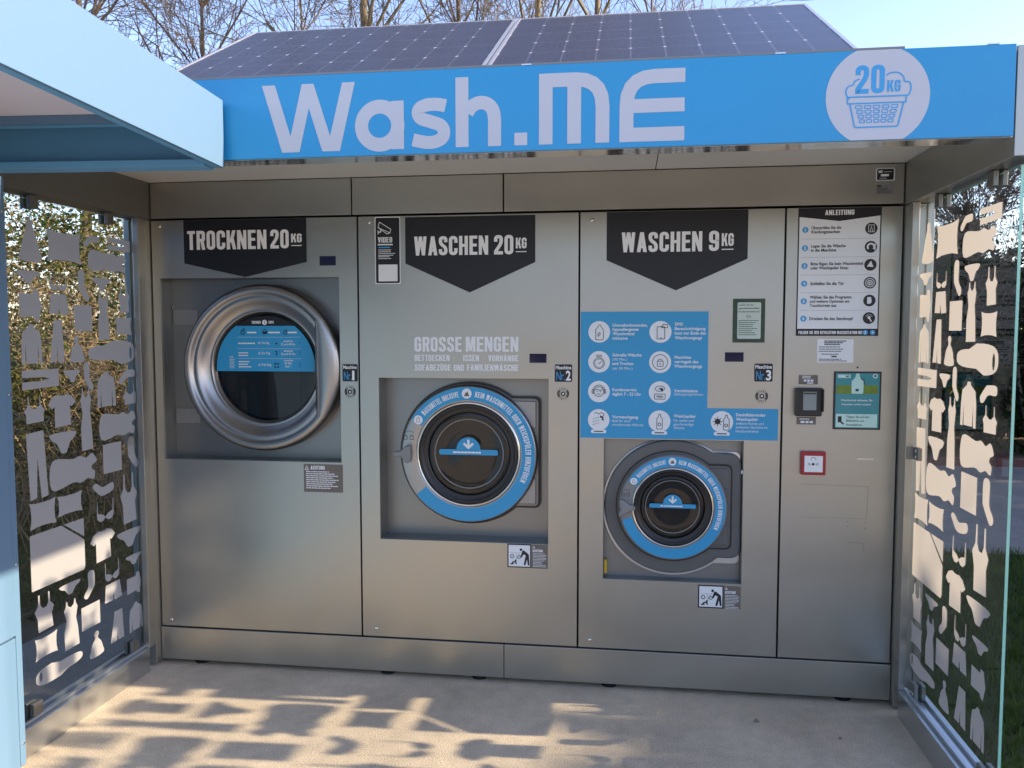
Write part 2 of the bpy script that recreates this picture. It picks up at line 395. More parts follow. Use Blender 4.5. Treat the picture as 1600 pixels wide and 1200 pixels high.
grass_m = leafmat('grass_blades', (.045, .08, .018), (.11, .155, .045))
bark = mat('grey_brown_bark', (.17, .125, .085), .9, noise=.3, nscale=12)
bark_y = mat('mossy_bark', (.16, .13, .075), .9, noise=.35, nscale=9)
stem_m = mat('dry_stems', (.26, .19, .10), .9, noise=.3, nscale=9)

# ------------------------------------------------------------------ ground
build('ground', MB().sheet(-150, 150, -150, 150, -.03), soil_m, kind='structure')
build('concrete_slab', MB().box(-.16, 3.42, -9, 1.7, -.2, -.012).box(3.421, 9, -9, -1.3, -.2, -.016), slab_m, kind='structure')
build('asphalt_path', MB().sheet(-.85, -.162, -9, 12, -.024), asphalt_m, kind='structure')
build('lawn', MB().sheet(3.421, 40, -1.299, 2.6, -.022), lawn_m, kind='structure')
build('tarmac_path', MB().sheet(3.3, 40, 2.6, 6.6, -.014), asphalt_m, kind='structure')
build('forecourt', MB().sheet(-60, 60, -40, -9.001, -.012), slab_m, kind='structure')
build('path_kerb', MB().box(3.5, 30, 6.6, 6.75, -.05, .07), mat('red_kerb', (.16, .07, .05), .9, noise=.3), kind='structure')

# ------------------------------------------------------------------ kiosk body
K = thing('laundry_kiosk', 'silver metal self-service laundry kiosk shell with canopy, posts and plinth around the machines', 'kiosk', (1.65, 0, 0))
build('cabinet_body', MB().box(0, 3.3, .14, 1.6, .05, 2.38), gap_m, K)
build('roof_deck', MB().box(-.1, 3.4, -.84, 1.6, 2.385, 2.40), metal_d, K)
g = .003
for a, b in ((-.0, .966), (.966, 1.650), (1.650, 3.3)):
    build('header_panel', MB().box(a+g, b-g, 0, .03, 2.088, 2.249), metal, K, bevel=.0015)
for a, b in ((0, 1.6515), (1.6515, 3.3)):
    build('plinth_panel', MB().box(a+(g if a else 0), b-.001, -.004, .03, .0, .165) if False else MB().box(a+.0015, b-.0015, -.006, .04, .012, .165), metal, K, bevel=.0015)
build('ceiling_panel', MB().box(0, 2.30-.002, -.85, 0, 2.252, 2.262), soffit_m, K)
build('ceiling_panel', MB().box(2.30+.002, 3.3, -.85, 0, 2.252, 2.262), soffit_m, K)
build('front_beam', MB().box(-.1, 3.3, -.94, -.855, 2.137, 2.384), chrome, K)
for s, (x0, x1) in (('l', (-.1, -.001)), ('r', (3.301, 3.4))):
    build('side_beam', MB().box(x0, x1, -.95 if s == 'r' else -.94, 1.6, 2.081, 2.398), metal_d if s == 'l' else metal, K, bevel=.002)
    rl = MB().box(x0, x1, -1.0, -.101, -.012, .097)
    xm = (x0+x1)/2
    rl.box(xm-.030, xm-.016, -1.0, -.101, .098, .112).box(xm+.016, xm+.030, -1.0, -.101, .098, .112)
    build('base_rail', rl, alu, K, bevel=.0015)
    po = MB().box(x0, x1, -.045, .2, .0, 2.08)
    po.box(x0+(.0 if s == 'r' else .06), x1-(.06 if s == 'r' else .0), -.1, -.046, .1, 2.08) if False else None
    po.box(x0 if s == 'r' else x1-.028, x0+.028 if s == 'r' else x1, -.1, -.0455, .098, 2.08)
    po.box(x0+.072 if s == 'r' else x0, x1 if s == 'r' else x1-.072, -.055, -.0455, .098, 2.08)
    build('corner_post', po, metal, K, bevel=.002)
for x in (.183, 1.10, 1.532, 2.12, 3.12):
    ft = MB().lathe(x, 0, [(.001, 0), (.001, 0)], 3) if False else MB()
    ft.cyl((x, .046, -.012), (x, .046, .002), .034, 20).cyl((x, .045, .004), (x, .045, .06), .009, 10)
    build('levelling_foot', ft, rubber, K)
idp = build('id_plate', D2().rect(3.186, 3.259, 2.181, 2.231, .006).mesh(onface(-.001)), offw, K)
build('plate_face', D2().rect(3.190, 3.255, 2.184, 2.228, .005).mesh(onface(-.0015)), black, idp)
d = D2().caps('ME', 3.196, 2.212, .010, .016).rect(3.216, 3.248, 2.2155, 2.217).rect(3.205, 3.236, 2.198, 2.207).lines(3.2, 2.190, .04, 1, .01, .002, 4)
build('lettering', d.mesh(onface(-.002)), white, idp)
build('rating_sticker', D2().rect(3.190, 3.258, 2.126, 2.166, .004).mesh(onface(-.001)), plastic_g, K)
build('small_print', D2().rect(3.193, 3.208, 2.156, 2.163).lines(3.192, 2.150, .06, 4, .006, .002, 3).mesh(onface(-.0015)), ink, K)

# ------------------------------------------------------------------ fascia sign
F = thing('fascia_sign', 'long blue canopy sign with big white wash lettering and a laundry basket emblem', 'sign', (1.65, -.95, 2.137))
build('sign_board', MB().box(-.1, 3.297, -.95, -.941, 2.139, 2.402), sign_blue, F, bevel=.001)
yF = onface(-.9508)
wd = D2()
t = .043
def smooth(pts, n=6):
    out = []; L_ = len(pts)
    for i in range(L_-1):
        p0, p1, p2, p3 = (Vector(pts[min(max(i+k-1, 0), L_-1)]) for k in range(4))
        for j in range(n):
            t_ = j/n; out.append(tuple(.5*((2*p1)+(-p0+p2)*t_+(2*p0-5*p1+4*p2-p3)*t_*t_+(-p0+3*p1-3*p2+p3)*t_**3)))
    return out+[pts[-1]]
X0, X1, ZB, ZT = .988, 1.308, 2.156, 2.374
wd.poly([(.990, 2.374), (1.056, 2.156), (1.116, 2.156), (1.150, 2.296), (1.194, 2.156), (1.254, 2.156), (1.307, 2.374), (1.264, 2.374), (1.221, 2.205), (1.167, 2.374), (1.127, 2.374), (1.086, 2.208), (1.035, 2.374)])
build('letter', wd.mesh(yF), sign_white, F)
wd = D2()
# a
wd.arc(1.388, 2.232, .0605, .044, 0, 360, 40); wd.rect(1.4265, 1.4685, ZB, 2.309)
build('letter', wd.mesh(yF), sign_white, F)
wd = D2()
# s
wd.line(smooth([(1.606, 2.287), (1.578, 2.2925), (1.545, 2.292), (1.522, 2.283), (1.515, 2.267), (1.526, 2.250), (1.557, 2.239), (1.588, 2.227), (1.600, 2.208), (1.594, 2.187), (1.570, 2.1755), (1.540, 2.1745), (1.498, 2.184)]), .041)
build('letter', wd.mesh(yF), sign_white, F)
wd = D2()
# h
wd.rect(1.638, 1.680, ZB, ZT)
wd.line(smooth([(1.676, 2.262), (1.690, 2.281), (1.714, 2.2925), (1.740, 2.288), (1.758, 2.269), (1.7635, 2.240), (1.7635, 2.20), (1.7635, 2.156)]), .042)
build('letter', wd.mesh(yF), sign_white, F)
wd = D2(); wd.rect(1.827, 1.868, ZB, 2.195)
build('letter', wd.mesh(yF), sign_white, F)
# M with rounded right shoulder, E with rounded left shoulder
wd = D2()
wd.rect(1.905, 1.948, ZB, ZT-.0425); wd.rect(1.994, 2.037, ZB, ZT-.0425)
wd.line([(1.905, ZT-.0215, 0), (2.1035, ZT-.0215), (2.1035, ZB)], .043, r=.085)
build('letter', wd.mesh(yF), sign_white, F)
wd = D2(); wd.line([(2.355, ZT-.0215), (2.1775, ZT-.0215), (2.1775, ZB+.021, 0), (2.354, ZB+.021)], .043, r=.085)
wd.rect(2.199, 2.354, 2.243, 2.285)
build('letter', wd.mesh(yF), sign_white, F)
em = [(2.916+.1475*math.cos(a), 2.267+.1475*math.sin(a)) for a in [2*PI*i/72 for i in range(72)]]
em = [(x, min(2.4015, max(2.1395, z))) for x, z in em]
eb = build('emblem_disc', D2().poly(em).mesh(onface(-.9507)), sign_white, F)
d = D2(); t = .0042
d.line([(2.838, 2.262), (2.833, 2.262), (2.823, 2.283), (2.833, 2.300), (2.846, 2.300), (2.850, 2.314), (2.864, 2.318)], t, r=.012)
d.line([(2.939, 2.326), (2.950, 2.334), (2.975, 2.334), (2.990, 2.318), (2.989, 2.306), (3.006, 2.306), (3.011, 2.285), (3.003, 2.266), (2.996, 2.266)], t, r=.013)
d.line([(2.831, 2.247), (2.996, 2.247), (2.997, 2.266), (2.830, 2.266)], t, True)
d.line([(2.838, 2.246), (2.853, 2.177), (2.975, 2.177), (2.990, 2.246)], t, r=.006)
for r_ in range(4):
    for c_ in range(5):
        k = 1-.07*r_; x = 2.914+(c_-2)*.0255*k; z = 2.236-.0138*r_
        d.line([(x-.0088*k, z-.0042), (x+.0088*k, z-.0042), (x+.0088*k, z+.0042), (x-.0088*k, z+.0042)], .003, True, r=.002)
d.caps('20', 2.852, 2.275, .083, .083).caps('KG', 2.942, 2.278, .034, .038)
build('basket_emblem', d.mesh(onface(-.9513)), inkblue, eb)
for x in (1.85, 2.62, 3.22): build('edge_clip', MB().box(x, x+.03, -.952, -.936, 2.4025, 2.4065), solar_frame, F)

# ------------------------------------------------------------------ solar panels
def solar_mat():
    m = bpy.data.materials.new('solar_cells'); m.use_nodes = True; nt = m.node_tree; b = nt.nodes['Principled BSDF']
    b.inputs['Roughness'].default_value = .25; b.inputs['Specular IOR Level'].default_value = .32
    tc = nt.nodes.new('ShaderNodeTexCoord')
    sp = nt.nodes.new('ShaderNodeSeparateXYZ'); nt.links.new(tc.outputs['UV'], sp.inputs[0])
    def lin(out, n, w):                                    # 1 on a grid line
        a = nt.nodes.new('ShaderNodeMath'); a.operation = 'MULTIPLY'; a.inputs[1].default_value = n; nt.links.new(out, a.inputs[0])
        f = nt.nodes.new('ShaderNodeMath'); f.operation = 'FRACT'; nt.links.new(a.outputs[0], f.inputs[0])
        c = nt.nodes.new('ShaderNodeMath'); c.operation = 'SUBTRACT'; c.inputs[1].default_value = .5; nt.links.new(f.outputs[0], c.inputs[0])
        d_ = nt.nodes.new('ShaderNodeMath'); d_.operation = 'ABSOLUTE'; nt.links.new(c.outputs[0], d_.inputs[0])
        g_ = nt.nodes.new('ShaderNodeMath'); g_.operation = 'GREATER_THAN'; g_.inputs[1].default_value = .5-w; nt.links.new(d_.outputs[0], g_.inputs[0])
        return g_.outputs[0], d_.outputs[0]
    lx, dx = lin(sp.outputs[0], 10, .022); ly, dy = lin(sp.outputs[1], 5, .014); bus, _ = lin(sp.outputs[0], 40, .03)
    mxm = nt.nodes.new('ShaderNodeMath'); mxm.operation = 'MAXIMUM'; nt.links.new(lx, mxm.inputs[0]); nt.links.new(ly, mxm.inputs[1])
    sm = nt.nodes.new('ShaderNodeMath'); sm.operation = 'ADD'; nt.links.new(dx, sm.inputs[0]); nt.links.new(dy, sm.inputs[1])
    cn = nt.nodes.new('ShaderNodeMath'); cn.operation = 'GREATER_THAN'; cn.inputs[1].default_value = .935; nt.links.new(sm.outputs[0], cn.inputs[0])
    c0 = nt.nodes.new('ShaderNodeMixRGB'); c0.inputs[1].default_value = (.034, .037, .06, 1); c0.inputs[2].default_value = (.046, .05, .075, 1); nt.links.new(bus, c0.inputs[0])
    c1 = nt.nodes.new('ShaderNodeMixRGB'); c1.inputs[2].default_value = (.095, .10, .135, 1); nt.links.new(mxm.outputs[0], c1.inputs[0]); nt.links.new(c0.outputs[0], c1.inputs[1])
    c2 = nt.nodes.new('ShaderNodeMixRGB'); c2.inputs[2].default_value = (.36, .37, .42, 1); nt.links.new(cn.outputs[0], c2.inputs[0]); nt.links.new(c1.outputs[0], c2.inputs[1])
    nt.links.new(c2.outputs[0], b.inputs['Base Color']); return m
cells_m = solar_mat()
def solar(x0, x1, label):
    P = thing('solar_panel', label, 'solar panel', ((x0+x1)/2, -.93, 2.405), 'solar panels on the kiosk roof')
    A = Vector((0, -.925, 2.412)); B = Vector((0, -.145, 2.845)); n = Vector((0, -(B-A).z, (B-A).y)).normalized(); fr = .012
    def pt(x, s, h): p = A+(B-A)*s+n*h; return (x, p.y, p.z)
    def slab(mb, xa, xb, sa, sb, h0, h1):
        v = [pt(x, s, h) for h in (h0, h1) for x, s in ((xa, sa), (xb, sa), (xb, sb), (xa, sb))]
        mb.add(v, [(0,3,2,1),(4,5,6,7),(0,1,5,4),(1,2,6,5),(2,3,7,6),(3,0,4,7)])
    f = MB(); q = fr/.892
    slab(f, x0, x0+fr, 0, 1, -.036, .002); slab(f, x1-fr, x1, 0, 1, -.036, .002)
    slab(f, x0+fr, x1-fr, 0, q, -.036, .0015); slab(f, x0+fr, x1-fr, 1-q, 1, -.036, .0015)
    build('panel_frame', f, solar_frame, P)
    c = MB(); c.add([pt(x0+fr, q, 0), pt(x1-fr, q, 0), pt(x1-fr, 1-q, 0), pt(x0+fr, 1-q, 0)], [(0, 1, 2, 3)])
    o = build('cell_sheet', c, cells_m, P)
    uv = o.data.uv_layers.new(name='UVMap')
    for i, t_ in enumerate(((0, 0), (1, 0), (1, 1), (0, 1))): uv.data[i].uv = t_
    bk = MB(); slab(bk, x0+fr, x1-fr, q, 1-q, -.012, -.006); build('back_sheet', bk, white, P)
    sp = MB()
    for x in (x0+.15, x1-.15):
        sp.box(x, x+.03, -.19, -.16, 2.401, 2.79)
    build('support_leg', sp, solar_frame, P)
solar(.590, 1.728, 'left tilted solar panel on the kiosk roof, beside the bare branches')
solar(1.734, 2.866, 'right tilted solar panel on the kiosk roof, above the white M and E letters')
tag(build('rain_strip', MB().box(.6, 2.99, -.949, -.925, 2.4025, 2.409), plastic_g), 'thin grey metal strip lying along the top edge of the blue sign', 'metal strip')

# ------------------------------------------------------------------ machines
GP = .004
def screw(parent, x, z):
    build('screw', MB().lathe(x, z, [(.0001, -.005), (.0055, -.005), (.0085, -.003), (.0095, 0)], 14), chrome, parent)
def pennant(parent, x0, x1, zt, ze, zp, lines):
    xm = (x0+x1)/2
    p = build('pennant_sign', D2().poly([(x0, ze), (xm, zp), (x1, ze), (x1, zt), (x0, zt)]).mesh(onface(-.001)), black, parent)
    d = D2()
    for l in lines: d.caps(*l[:5], **(l[5] if len(l) > 5 else {}))
    kx0, kx1, kz = lines[-1][1], lines[-1][1]+lines[-1][4], lines[-1][2]-.012
    d.rect(kx0, kx1, kz-.004, kz)
    build('lettering', d.mesh(onface(-.0018)), white, p)
def display(parent, x0, x1, z0, z1):
    build('display', MB().plate(x0, x1, z0, z1, -.0008, .002), lcd_blue, parent)
def number_plate(parent, x0, x1, z0, z1, n):
    p = build('number_plate', D2().rect(x0, x1, z0, z1, .006).mesh(onface(-.001)), black, parent)
    w = x1-x0
    build('plate_text', D2().text('Maschine', x0+.004, z1-.021, .015, w-.008, .02).text(str(n), x0+w*.64, z0+.007, .040, w*(.15 if n == 1 else .28), .03).mesh(onface(-.0018)), white, p)
    build('plate_blue_text', D2().text('Nr', x0+w*.10, z0+.007, .038, w*.42, .0).rect(x0+w*.55, x0+w*.60, z0+.007, z0+.012).mesh(onface(-.0018)), inkblue, p)
def start_button(parent, x, z):
    d = D2().arc(x, z, .0235, .005, -42, 42, 10).arc(x, z, .0235, .005, 138, 222, 10).arc(x, z, .0180, .004, -42, 42, 10).arc(x, z, .0180, .004, 138, 222, 10)
    d.arccaps('START', x, z, .0165, .012, 132, 48, .35)
    d.arccaps('START', x, z, .0165, .012, 312, 228, .35)
    s = build('start_button', MB().lathe(x, z, [(.0001, -.007), (.006, -.007), (.008, -.005), (.0095, 0)], 20), chrome, parent)
    build('button_print', d.mesh(onface(-.001)), ink, s)
    build('button_ring', D2().arc(x, z, .0075, .004).mesh(onface(-.0085)), ink, s)
def baby_sticker(parent, x0, xm, x1, z0, z1):
    p = build('warning_pictogram', D2().rect(x0, xm, z0, z1).mesh(onface(-.001)), ink, parent)
    w = xm-x0; h = z1-z0; b_ = .05*w
    build('pictogram_ground', D2().rect(x0+b_, xm-b_, z0+b_, z1-b_).mesh(onface(-.0014)), offw, p)
    q = lambda u, v: (x0+u*w, z0+v*h)
    d = D2().disc(*q(.57, .76), .055*w)
    d.poly([q(.66, .74), q(.62, .70), q(.55, .45), q(.60, .43), q(.68, .57), q(.77, .52), q(.68, .12), q(.76, .11), q(.82, .36), q(.86, .11), q(.93, .11), q(.90, .55), q(.86, .60), q(.70, .73)])
    d.disc(*q(.35, .30), .04*w).line([q(.12, .15), q(.20, .15), q(.24, .24), q(.34, .24), q(.38, .14)], .05*w).line([q(.2, .23), q(.26, .14)], .045*w)
    for u, v in ((.52, .63), (.47, .56), (.42, .47), (.40, .40)): d.disc(*q(u, v), .018*w, 8)
    build('pictogram', d.mesh(onface(-.0019)), ink, p)
    build('machine_drawing', D2().arc(*q(.2, .47), .07*w, .045*w).arc(*q(.5, .45), .06*w, .04*w).line([q(.1, .62), q(.45, .62)], .012*w).line([q(.38, .62), q(.38, .2)], .012*w).mesh(onface(-.0017)), plastic_g, p)
    c = build('caution_sticker', D2().rect(xm+.001, x1, z0-.001, z1-.001).mesh(onface(-.001)), brown, parent)
    ww = x1-xm
    d = D2().line([(xm+.007, z1-.016), (xm+.011, z1-.008), (xm+.015, z1-.016)], .002, True).caps('ACHTUNG', xm+.006, z1-.034, .012, ww*.62)
    d.lines(xm+.007, z1-.042, ww*.85, 10, .0065, .0022, 5)
    build('lettering', d.mesh(onface(-.0018)), offw, c)

# ---- dryer
DR = thing('tumble_dryer', 'large built-in tumble dryer with a wide silver porthole, under the black 20 kg drying pennant', 'dryer', (.485, 0, .17))
build('front_panel', MB().plate(0+GP, .984-GP+.008, .171, 2.078, 0, .03, (.042, .903, .972, 1.813), .10), metal, DR, bevel=.0015)
screw(DR, .045, 2.052); screw(DR, .051, .200)
pennant(DR, .164, .754, 2.077, 1.881, 1.816, [('TROCKNEN', .182, 1.942, .086, .383), ('20', .583, 1.943, .085, .088), ('KG', .682, 1.969, .039, .050)])
display(DR, .814, .890, 1.864, 1.906)
number_plate(DR, .914, .991-.006, 1.343, 1.421, 1)
start_button(DR, .949, 1.296)
c = build('caution_sticker', D2().rect(.723, .909, .833, .962).mesh(onface(-.001)), brown, DR)
d = D2().line([(.730, .936), (.738, .952), (.746, .936)], .003, True).caps('ACHTUNG', .756, .937, .018, .068).lines(.734, .925, .16, 9, .0094, .0042, 8)
build('lettering', d.mesh(onface(-.0018)), offw, c)
cx, cz = .522, 1.400
hp = MB().box(.046, .062, .085, .0985, 1.675, 1.69).box(.05, .17, .094, .0985, 1.60, 1.672); build('hinge_plate', hp, recess_m, DR, bevel=.001)
hp = MB().box(.05, .17, .094, .0985, 1.13, 1.20); build('hinge_plate', hp, recess_m, DR, bevel=.001)
dr = build('door', MB().lathe(cx, cz, [(.386, .098), (.385, .03), (.378, .008), (.366, -.003), (.352, -.004), (.343, .004), (.338, .014), (.331, .016), (.322, .012), (.312, .016), (.300, .030), (.288, .042), (.274, .050),
      (.268, .052), (.264, .049), (.260, .052), (.255, .062), (.251, .069), (.248, .073)], 120), bead_m, DR)
build('door_glass', MB().lathe(cx, cz, [(.248, .072), (.18, .068), (.1, .065), (.0001, .064)], 64), door_glass, dr)
build('seal', MB().lathe(cx, cz, [(.2485, .074), (.246, .0745), (.243, .08), (.240, .13)], 64), rubber, dr)
dm = MB().lathe(cx, cz, [(.242, .13), (.30, .14), (.31, .40), (.305, .48), (.0001, .50)], 48)
build('drum', dm, mat('drum_steel', (.03, .03, .033), .35, .5), dr)
lb = MB().box(cx+.07, cx+.155, .09, .10, cz-.215, cz+.02); build('lint_panel', lb, plastic_g, dr)
dd = D2()
for i in range(4):
    for j in range(13): dd.disc(cx+.166+i*.014+(j % 2)*.007, cz-.13+j*.0125, .0045, 10)
dd.p = [p for p in dd.p if all((x-cx)**2+(z-cz)**2 < .215**2 for x, z in p)]
build('perforation', dd.mesh(onface(.088)), plastic_g, dr)
# info sticker on the dryer glass
def chordpoly(cx, cz, r, z0, z1, n=24):
    a0, a1 = math.asin((z0-cz)/r), math.asin((z1-cz)/r)
    return [(cx+r*math.cos(a0+(a1-a0)*i/n), cz+r*math.sin(a0+(a1-a0)*i/n)) for i in range(n+1)]+[(cx-r*math.cos(a1+(a0-a1)*i/n), cz+r*math.sin(a1+(a0-a1)*i/n)) for i in range(n+1)]
yS = .0575
st = build('tips_sticker', D2().poly(chordpoly(cx, cz, .241, 1.383, 1.594)).mesh(onface(yS)), blue, dr)
build('sticker_header', D2().poly(chordpoly(cx, cz, .241, 1.595, 1.638)).mesh(onface(yS)), black, dr)
d = D2().caps('TROCKNER', .458, 1.604, .013, .044).caps('TIPPS', .540, 1.604, .013, .026)
build('info_disc', D2().disc(.521, 1.610, .012).mesh(onface(yS-.0012)), offw, st)
for x, s_ in ((.435, .045), (.540, .055), (.632, .045)): d.rect(x, x+s_, 1.560, 1.567)
d.text('ab 1 bis 5 kg', .488, 1.510, .012, .055).text('ab 5 bis 10 kg', .488, 1.462, .012, .058).text('ab 10 bis 20 kg', .488, 1.408, .012, .062)
d.text('zwischen', .612, 1.519, .010, .045).text('25 und 40 Min.', .600, 1.504, .010, .07).text('zwischen', .612, 1.474, .010, .045).text('35 und 45 Min.', .600, 1.459, .010, .07)
d.text('zwischen', .612, 1.430, .010, .045).text('50 Min.', .615, 1.416, .010, .038).text('und +', .618, 1.402, .010, .028)
d.lines(.390, 1.510, .085, 1, .01, .006, 2).lines(.390, 1.466, .07, 2, .012, .005, 4).lines(.390, 1.425, .075, 3, .012, .005, 7).lines(.345, 1.450, .028, 9, .0066, .002, 3)
for z in (1.541, 1.488, 1.442): d.rect(.385, .695, z, z+.001)
build('lettering', d.mesh(onface(yS-.0012)), offw, st)
d = D2().line([(.405, 1.556), (.405, 1.572), (.420, 1.572), (.420, 1.556)], .003, True).line([(.412, 1.574), (.417, 1.582), (.426, 1.576)], .003)
d.poly([(.513, 1.556), (.530, 1.556), (.534, 1.568), (.509, 1.568)]).arc(.5215, 1.568, .009, .003, 0, 180, 10).arc(.622, 1.563, .009, .003).rect(.619, .625, 1.573, 1.577).line([(.622, 1.563), (.627, 1.568)], .0025)
for x, z in ((.577, 1.512), (.577, 1.474), (.577, 1.462), (.570, 1.418), (.584, 1.418), (.570, 1.403), (.584, 1.403)): d.disc(x, z, .0045, 10)
for z in (1.512, 1.470, 1.460, 1.420, 1.410, 1.400): d.rect(.689, .692, z, z+.006)
d.rect(.5195, .5225, 1.604, 1.612).disc(.521, 1.616, .002, 8)
build('pictograms', d.mesh(onface(yS-.0018)), ink, st)
# smooth hand cover on the right of the door
seg = MB(); n = 24; ch = .258; ra = .3855; am = math.acos(ch/ra)
rows = []
for i in range(n+1):
    a = am*.74*(2*i/n-1); row = []
    xo, zo = ra*math.cos(a), ra*math.sin(a)
    for k, yy in ((0, .05), (.03, .0), (.2, -.010), (.5, -.014), (.8, -.008), (.95, .012), (1, .09)):
        xi = ch+.01*abs(math.sin(a)); row.append((cx+xi+(xo-xi)*k, yy, cz+zo*(1-.04*(1-k))))
    rows.append(row)
vs = [p for r_ in rows for p in r_]; m_ = 7
seg.add(vs, [(i*m_+k, i*m_+k+1, (i+1)*m_+k+1, (i+1)*m_+k) for i in range(n) for k in range(m_-1)], True)
build('door_grip', seg, bead_m, dr)

# ---- washers
def washer_door(W_, cx, cz, R_, yf, gap, kind):
    """R_ = outer radius of the silver ring, yf = y of ring front"""
    s = R_/.320
    body = bead_m if kind == 20 else plastic_g
    dr = build('door', MB().lathe(cx, cz, [(R_, yf+.055), (R_, yf+.012), (R_-.006*s, yf+.002), (R_-.014*s, yf), (R_-.070*s, yf), (R_-.078*s, yf+.002), (R_-.083*s, yf+.008), (R_-.085*s, yf+.02)], 120), body, W_)
    build('inner_ring', MB().lathe(cx, cz, [(R_-.078*s, yf+.0015), (R_-.083*s, yf-.003), (R_-.088*s, yf-.001), (R_-.090*s, yf+.012)], 96), chrome, dr)
    build('seal', MB().lathe(cx, cz, [(R_-.089*s, yf+.010), (R_-.096*s, yf+.002), (R_-.104*s, yf+.006), (R_-.118*s, yf+.018), (R_-.124*s, yf+.014), (R_-.13*s, yf+.03)], 96), rubber, dr)
    rg = R_-.126*s
    build('door_glass', MB().lathe(cx, cz, [(rg, yf+.026), (rg-.008, yf+.020), (rg*.88, yf+.018), (rg*.80, yf+.024), (rg*.4, yf+.015), (.0001, yf+.012)], 72), door_glass, dr)
    build('glass_rim', MB().lathe(cx, cz, [(rg*.84, yf+.022), (rg*.825, yf+.019), (rg*.81, yf+.023)], 72), plastic_g, dr)
    build('drum', MB().lathe(cx, cz, [(rg, yf+.04), (rg*1.05, yf+.3), (.0001, yf+.32)], 40), mat('drum_dark', (.014, .014, .015), .3, .8, noise=.5, nscale=14), dr)
    rm, rw = R_-.040*s, .060*s
    a_end = -142 if kind == 20 else -165
    sk = build('ring_sticker', D2().arc(cx, cz, rm-.001, rw, 149, a_end, 96).mesh(onface(yf-.0009)), blue, dr)
    d = D2(); r0 = rm-.014*s; hh = .026*s
    d.arccaps('WASCHMITTEL INKLUSIVE', cx, cz, r0, hh, 139, 99).arccaps('KEIN WASCHMITTEL ODER WEICHSPÜLER HINZUFÜGEN', cx, cz, r0, hh, 83, -26)
    for a in (91, 146):
        a = math.radians(a); d.disc(cx+rm*math.cos(a), cz+rm*math.sin(a), .023*s if a < 2 else .021*s)
    build('lettering', d.mesh(onface(yf-.0017)), offw, sk)
    d = D2()
    a = math.radians(91); x, z = cx+rm*math.cos(a), cz+rm*math.sin(a)
    d.poly([(x-.012*s, z-.012*s), (x+.012*s, z-.012*s), (x+.004*s, z+.012*s), (x, z+.002*s), (x-.004*s, z+.008*s)])
    a = math.radians(146); x, z = cx+rm*math.cos(a), cz+rm*math.sin(a)
    d.line([(x-.007*s, z-.010*s), (x+.007*s, z-.010*s), (x+.007*s, z+.004*s), (x, z+.012*s), (x-.007*s, z+.004*s)], .002*s, True)
    build('pictograms', d.mesh(onface(yf-.0024)), brown, sk)
    # lock symbols on the silver left part
    d = D2()
    for dx in (-.030, .000):
        x, z = cx-rm*.985+dx*s+.012*s, cz+.075*s
        d.line([(x-.008*s, z-.010*s), (x+.008*s, z-.010*s), (x+.008*s, z+.006*s), (x-.008*s, z+.006*s)], .0022*s, True).arc(x, z+.006*s, .005*s, .002*s, 0, 180, 8)
    d.arc(cx-rm*.985, cz+.078*s, .026*s, .002*s, 40, 140, 10)
    build('lock_symbols', d.mesh(onface(yf-.0009)), ink, dr)
    # sticker in the middle of the glass
    yc = yf+.0105; u = rg/.195
    arrow = D2().poly([(cx+.056*u*math.cos(PI*i/24), cz+.022*u+.056*u*math.sin(PI*i/24)) for i in range(25)]).rect(cx-.138*u, cx+.138*u, cz-.004*u, cz+.0215*u, .009*u)
    ar = build('glass_sticker', arrow.mesh(onface(yc)), blue, dr)
    d = D2().line([(cx, cz+.068*u), (cx, cz+.036*u)], .011*u).line([(cx-.022*u, cz+.050*u), (cx, cz+.030*u), (cx+.022*u, cz+.050*u)], .011*u)
    d.text('MAXIMALE FÜLLHÖHE', cx-.072*u, cz+.003*u, .010*u, .144*u) if False else d.lines(cx-.072*u, cz+.004*u, .144*u, 1, .01, .008*u, 6)
    build('arrow', d.mesh(onface(yc-.0012)), offw, ar)
    return dr
W2 = thing('washing_machine', 'larger built-in washing machine with blue-ringed porthole, under the pennant for 20 kg washing', 'washing machine', (1.49, 0, .17), 'built-in washing machines')
build('front_panel', MB().plate(.984+GP+.008, 1.981-GP, .171, 2.078, 0, .03, (1.083, 1.849, .6265, 1.3605), .115), metal, W2, bevel=.0015)
screw(W2, 1.047, 2.052); screw(W2, 1.058, .207)
pennant(W2, 1.211, 1.790, 2.0715, 1.8685, 1.739, [('WASCHEN', 1.252, 1.903, .083, .331), ('20', 1.609, 1.903, .084, .085), ('KG', 1.705, 1.928, .046, .047)])
v = build('video_notice', D2().rect(1.072, 1.189, 1.779, 2.075, .008).mesh(onface(-.0008)), offw, W2)
build('notice_face', D2().rect(1.076, 1.185, 1.783, 2.071, .007).mesh(onface(-.0013)), black, v)
d = D2().caps('VIDEO', 1.086, 1.962, .024, .066).rect(1.086, 1.154, 1.950, 1.956).lines(1.088, 1.928, .085, 4, .008, .003, 4).lines(1.088, 1.898, .06, 2, .008, .003, 5).rect(1.088, 1.175, 1.791, 1.865)
d.line([(1.088, 2.028), (1.094, 2.052), (1.146, 2.020), (1.142, 2.004)], .0028, True).line([(1.142, 2.004), (1.128, 2.000), (1.088, 2.028)], .0028).line([(1.102, 2.019), (1.098, 2.008), (1.088, 2.008)], .005).rect(1.086, 1.0895, 1.998, 2.016)
build('lettering', d.mesh(onface(-.0019)), offw, v)
build('blue_print', D2().rect(1.088, 1.142, 1.938, 1.943).mesh(onface(-.0019)), inkblue, v)
d = D2().caps('GROSSE', 1.249, 1.478, .066, .214).caps('MENGEN', 1.482, 1.479, .066, .234)
d.caps('BETTDECKEN', 1.249, 1.437, .028, .160).caps('•', 1.425, 1.437, .028).caps('ISSEN', 1.470, 1.437, .028, .071).caps('•', 1.558, 1.437, .028).caps('VORHÄNGE', 1.582, 1.437, .027, .134)
